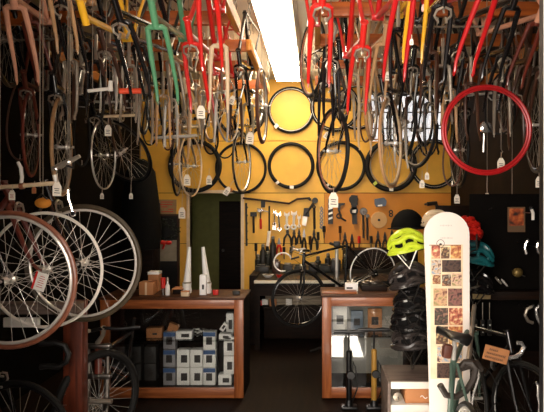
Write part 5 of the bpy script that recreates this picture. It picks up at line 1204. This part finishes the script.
# mountain bike facing the camera, lower left
MD = 3.7
mt = thing('bicycle', (P(102, 0, MD).x, MD, 0), 'dark mountain bicycle with silver suspension fork facing forward at lower left', 'bicycle')
fk = MB()
xl, xr = P(88, 0, MD).x, P(107, 0, MD).x
crz = P(0, 346, MD).z; lcz = P(0, 376, MD).z
build('fork_crown', MB().box(((xl + xr) / 2, MD, crz), (xr - xl + .05, .05, .03), None, .008).box(((xl + xr) / 2, MD, lcz), (xr - xl + .06, .05, .034), None, .008), STEEL, mt)
for x in (xl, xr): build('stanchion', MB().tube([(x, MD, crz), (x, MD + .005, lcz)], .015, 12), STEEL, mt)
for x in (xl, xr): build('fork_leg', MB().tube([(x, MD, lcz), (x + .002, MD - .03, lcz - .3), (x + .002, MD - .05, .34)], [.02, .018, .016], 12), STEEL, mt)
fwc = Vector(((xl + xr) / 2 + .03, MD - .06, .338))
TW = Matrix.Rotation(math.radians(-30), 3, 'Z')
q = build('front_wheel', MB().ring(fwc, .295, .012, 'X', 48, 8, mtx=TW), BLACK, mt); build('tyre', MB().ring(fwc, .312, .026, 'X', 56, 10, mtx=TW), RUBBER, q)
m = MB()
for k in range(28):
    an = 6.283 * k / 28; s = 1 if k % 2 else -1; m.tube([fwc + TW @ Vector((s * .028, .02 * math.cos(an + .9 * s), .02 * math.sin(an + .9 * s))), fwc + TW @ Vector((0, .29 * math.cos(an), .29 * math.sin(an)))], .0012, 4)
build('spokes', m, SILVER, q); build('hub', MB().tube([fwc + Vector((-.09, 0, 0)), fwc + Vector((.09, 0, 0))], .016, 10), DULLSILVER, q)
build('head_tube', MB().tube([((xl + xr) / 2, MD + .01, lcz), ((xl + xr) / 2, MD + .02, crz + .02)], .024, 12), MAROONF, mt)
sm = build('stem', MB().tube([((xl + xr) / 2, MD, crz + .02), P(103, 335, MD - .03), P(104, 327, MD - .06)], [.018, .014, .016], 10), DULLSILVER, mt)
hbm = build('handlebar', MB().tube([P(68, 330, MD - .02), P(90, 331, MD - .05), P(104, 328, MD - .06), P(120, 329, MD - .05), P(140, 327, MD - .02)], .012, 8), BLACK, mt)
build('brake_lever', MB().ball(P(88, 331, MD - .08), (.02, .014, .014), 8, 6).tube([P(88, 332, MD - .08), P(78, 335, MD - .1)], .006, 6), DULLSILVER, hbm)
mbb = Vector((fwc.x - .05, MD + .62, .3)); mst = Vector((fwc.x - .06, MD + .8, .60)); mh = Vector(((xl + xr) / 2, MD + .015, (crz + lcz) / 2)); mrd = Vector((fwc.x - .06, MD + 1.02, .338)) 
m = MB().tube([mh, mbb], .02, 10).tube([mh + Vector((0, 0, .04)), mst], .016, 10).tube([mbb, mst], .016, 10)
build('frame', m, BLACKF, mt)
build('seat_post', MB().tube([mst, mst + Vector((0, .05, .1))], .0135, 10), BLACK, mt)
# black drop handlebar loop hanging from the post at lower left
dl = thing('handlebar', P(60, 370, 3.3), 'black looped drop bar hanging in front of the red brown post', 'handlebar')
build('bar', MB().tube([P(40, 344, 3.25), P(56, 342.5, 3.25), P(65, 346, 3.25), P(68.5, 354, 3.25), P(66, 362, 3.25), P(58, 367, 3.25), P(48, 366, 3.25), P(40, 367, 3.25)], .017, 10), LEATHER, dl)
build('bracket', MB().cyl(P(56, 343, 3.25), P(57, 342, 3.44), .008, 8), STEEL, dl)
# dark bicycle parked below the wheels, far lower left
bike('black bicycle parked in the dark corner at lower left', Vector((-1.62, 3.02, .336)), 78, 0, BLACKF, FA, rim=BLACKF, tyre=RUBBER, bar=None, seat=False, hook=False, name='bicycle')
# shoe boxes and dim stock in the left background
dsx = thing('coat', (-2.3, 6.7, .75), 'black coats hung in the dark left rear corner', 'coat')
m = MB(); random.seed(2)
m.lathe([(.10, 0), (.24, .02), (.26, .3), (.22, .7), (.18, 1.0), (.1, 1.12), (.04, 1.16)], (-2.22, 7.0, 1.05), 20)
build('cloth', m, FOAM, dsx); build('hanger', MB().tube([(-2.22, 7.0, 2.2), (-2.22, 7.0, 2.4)], .005, 6), STEEL, dsx); HOOKS.append(Vector((-2.22, 7.0, 2.4)))

# ------------------------------------------------------------------ hooks in the ceiling that carry what hangs
seen = []
for h in HOOKS:
    if h.z > ZC - .05: continue
    m = MB(); m.tube([h + Vector((0, 0, -.012)), h + Vector((.012, 0, 0)), h + Vector((0, 0, .02)), (h.x, h.y, ZC - .02)], .0026, 5)
    hk = thing('ceiling_hook', h, 'thin wire hook dropping from the ceiling to the hanging bike stock', 'hook', 'wire hooks carrying the hanging stock')
    build('wire', m, DULLSILVER, hk); build('screw_plate', MB().lathe([(.012, -.004), (.012, 0), (.002, 0)], (h.x, h.y, ZC), 10), STEEL, hk)
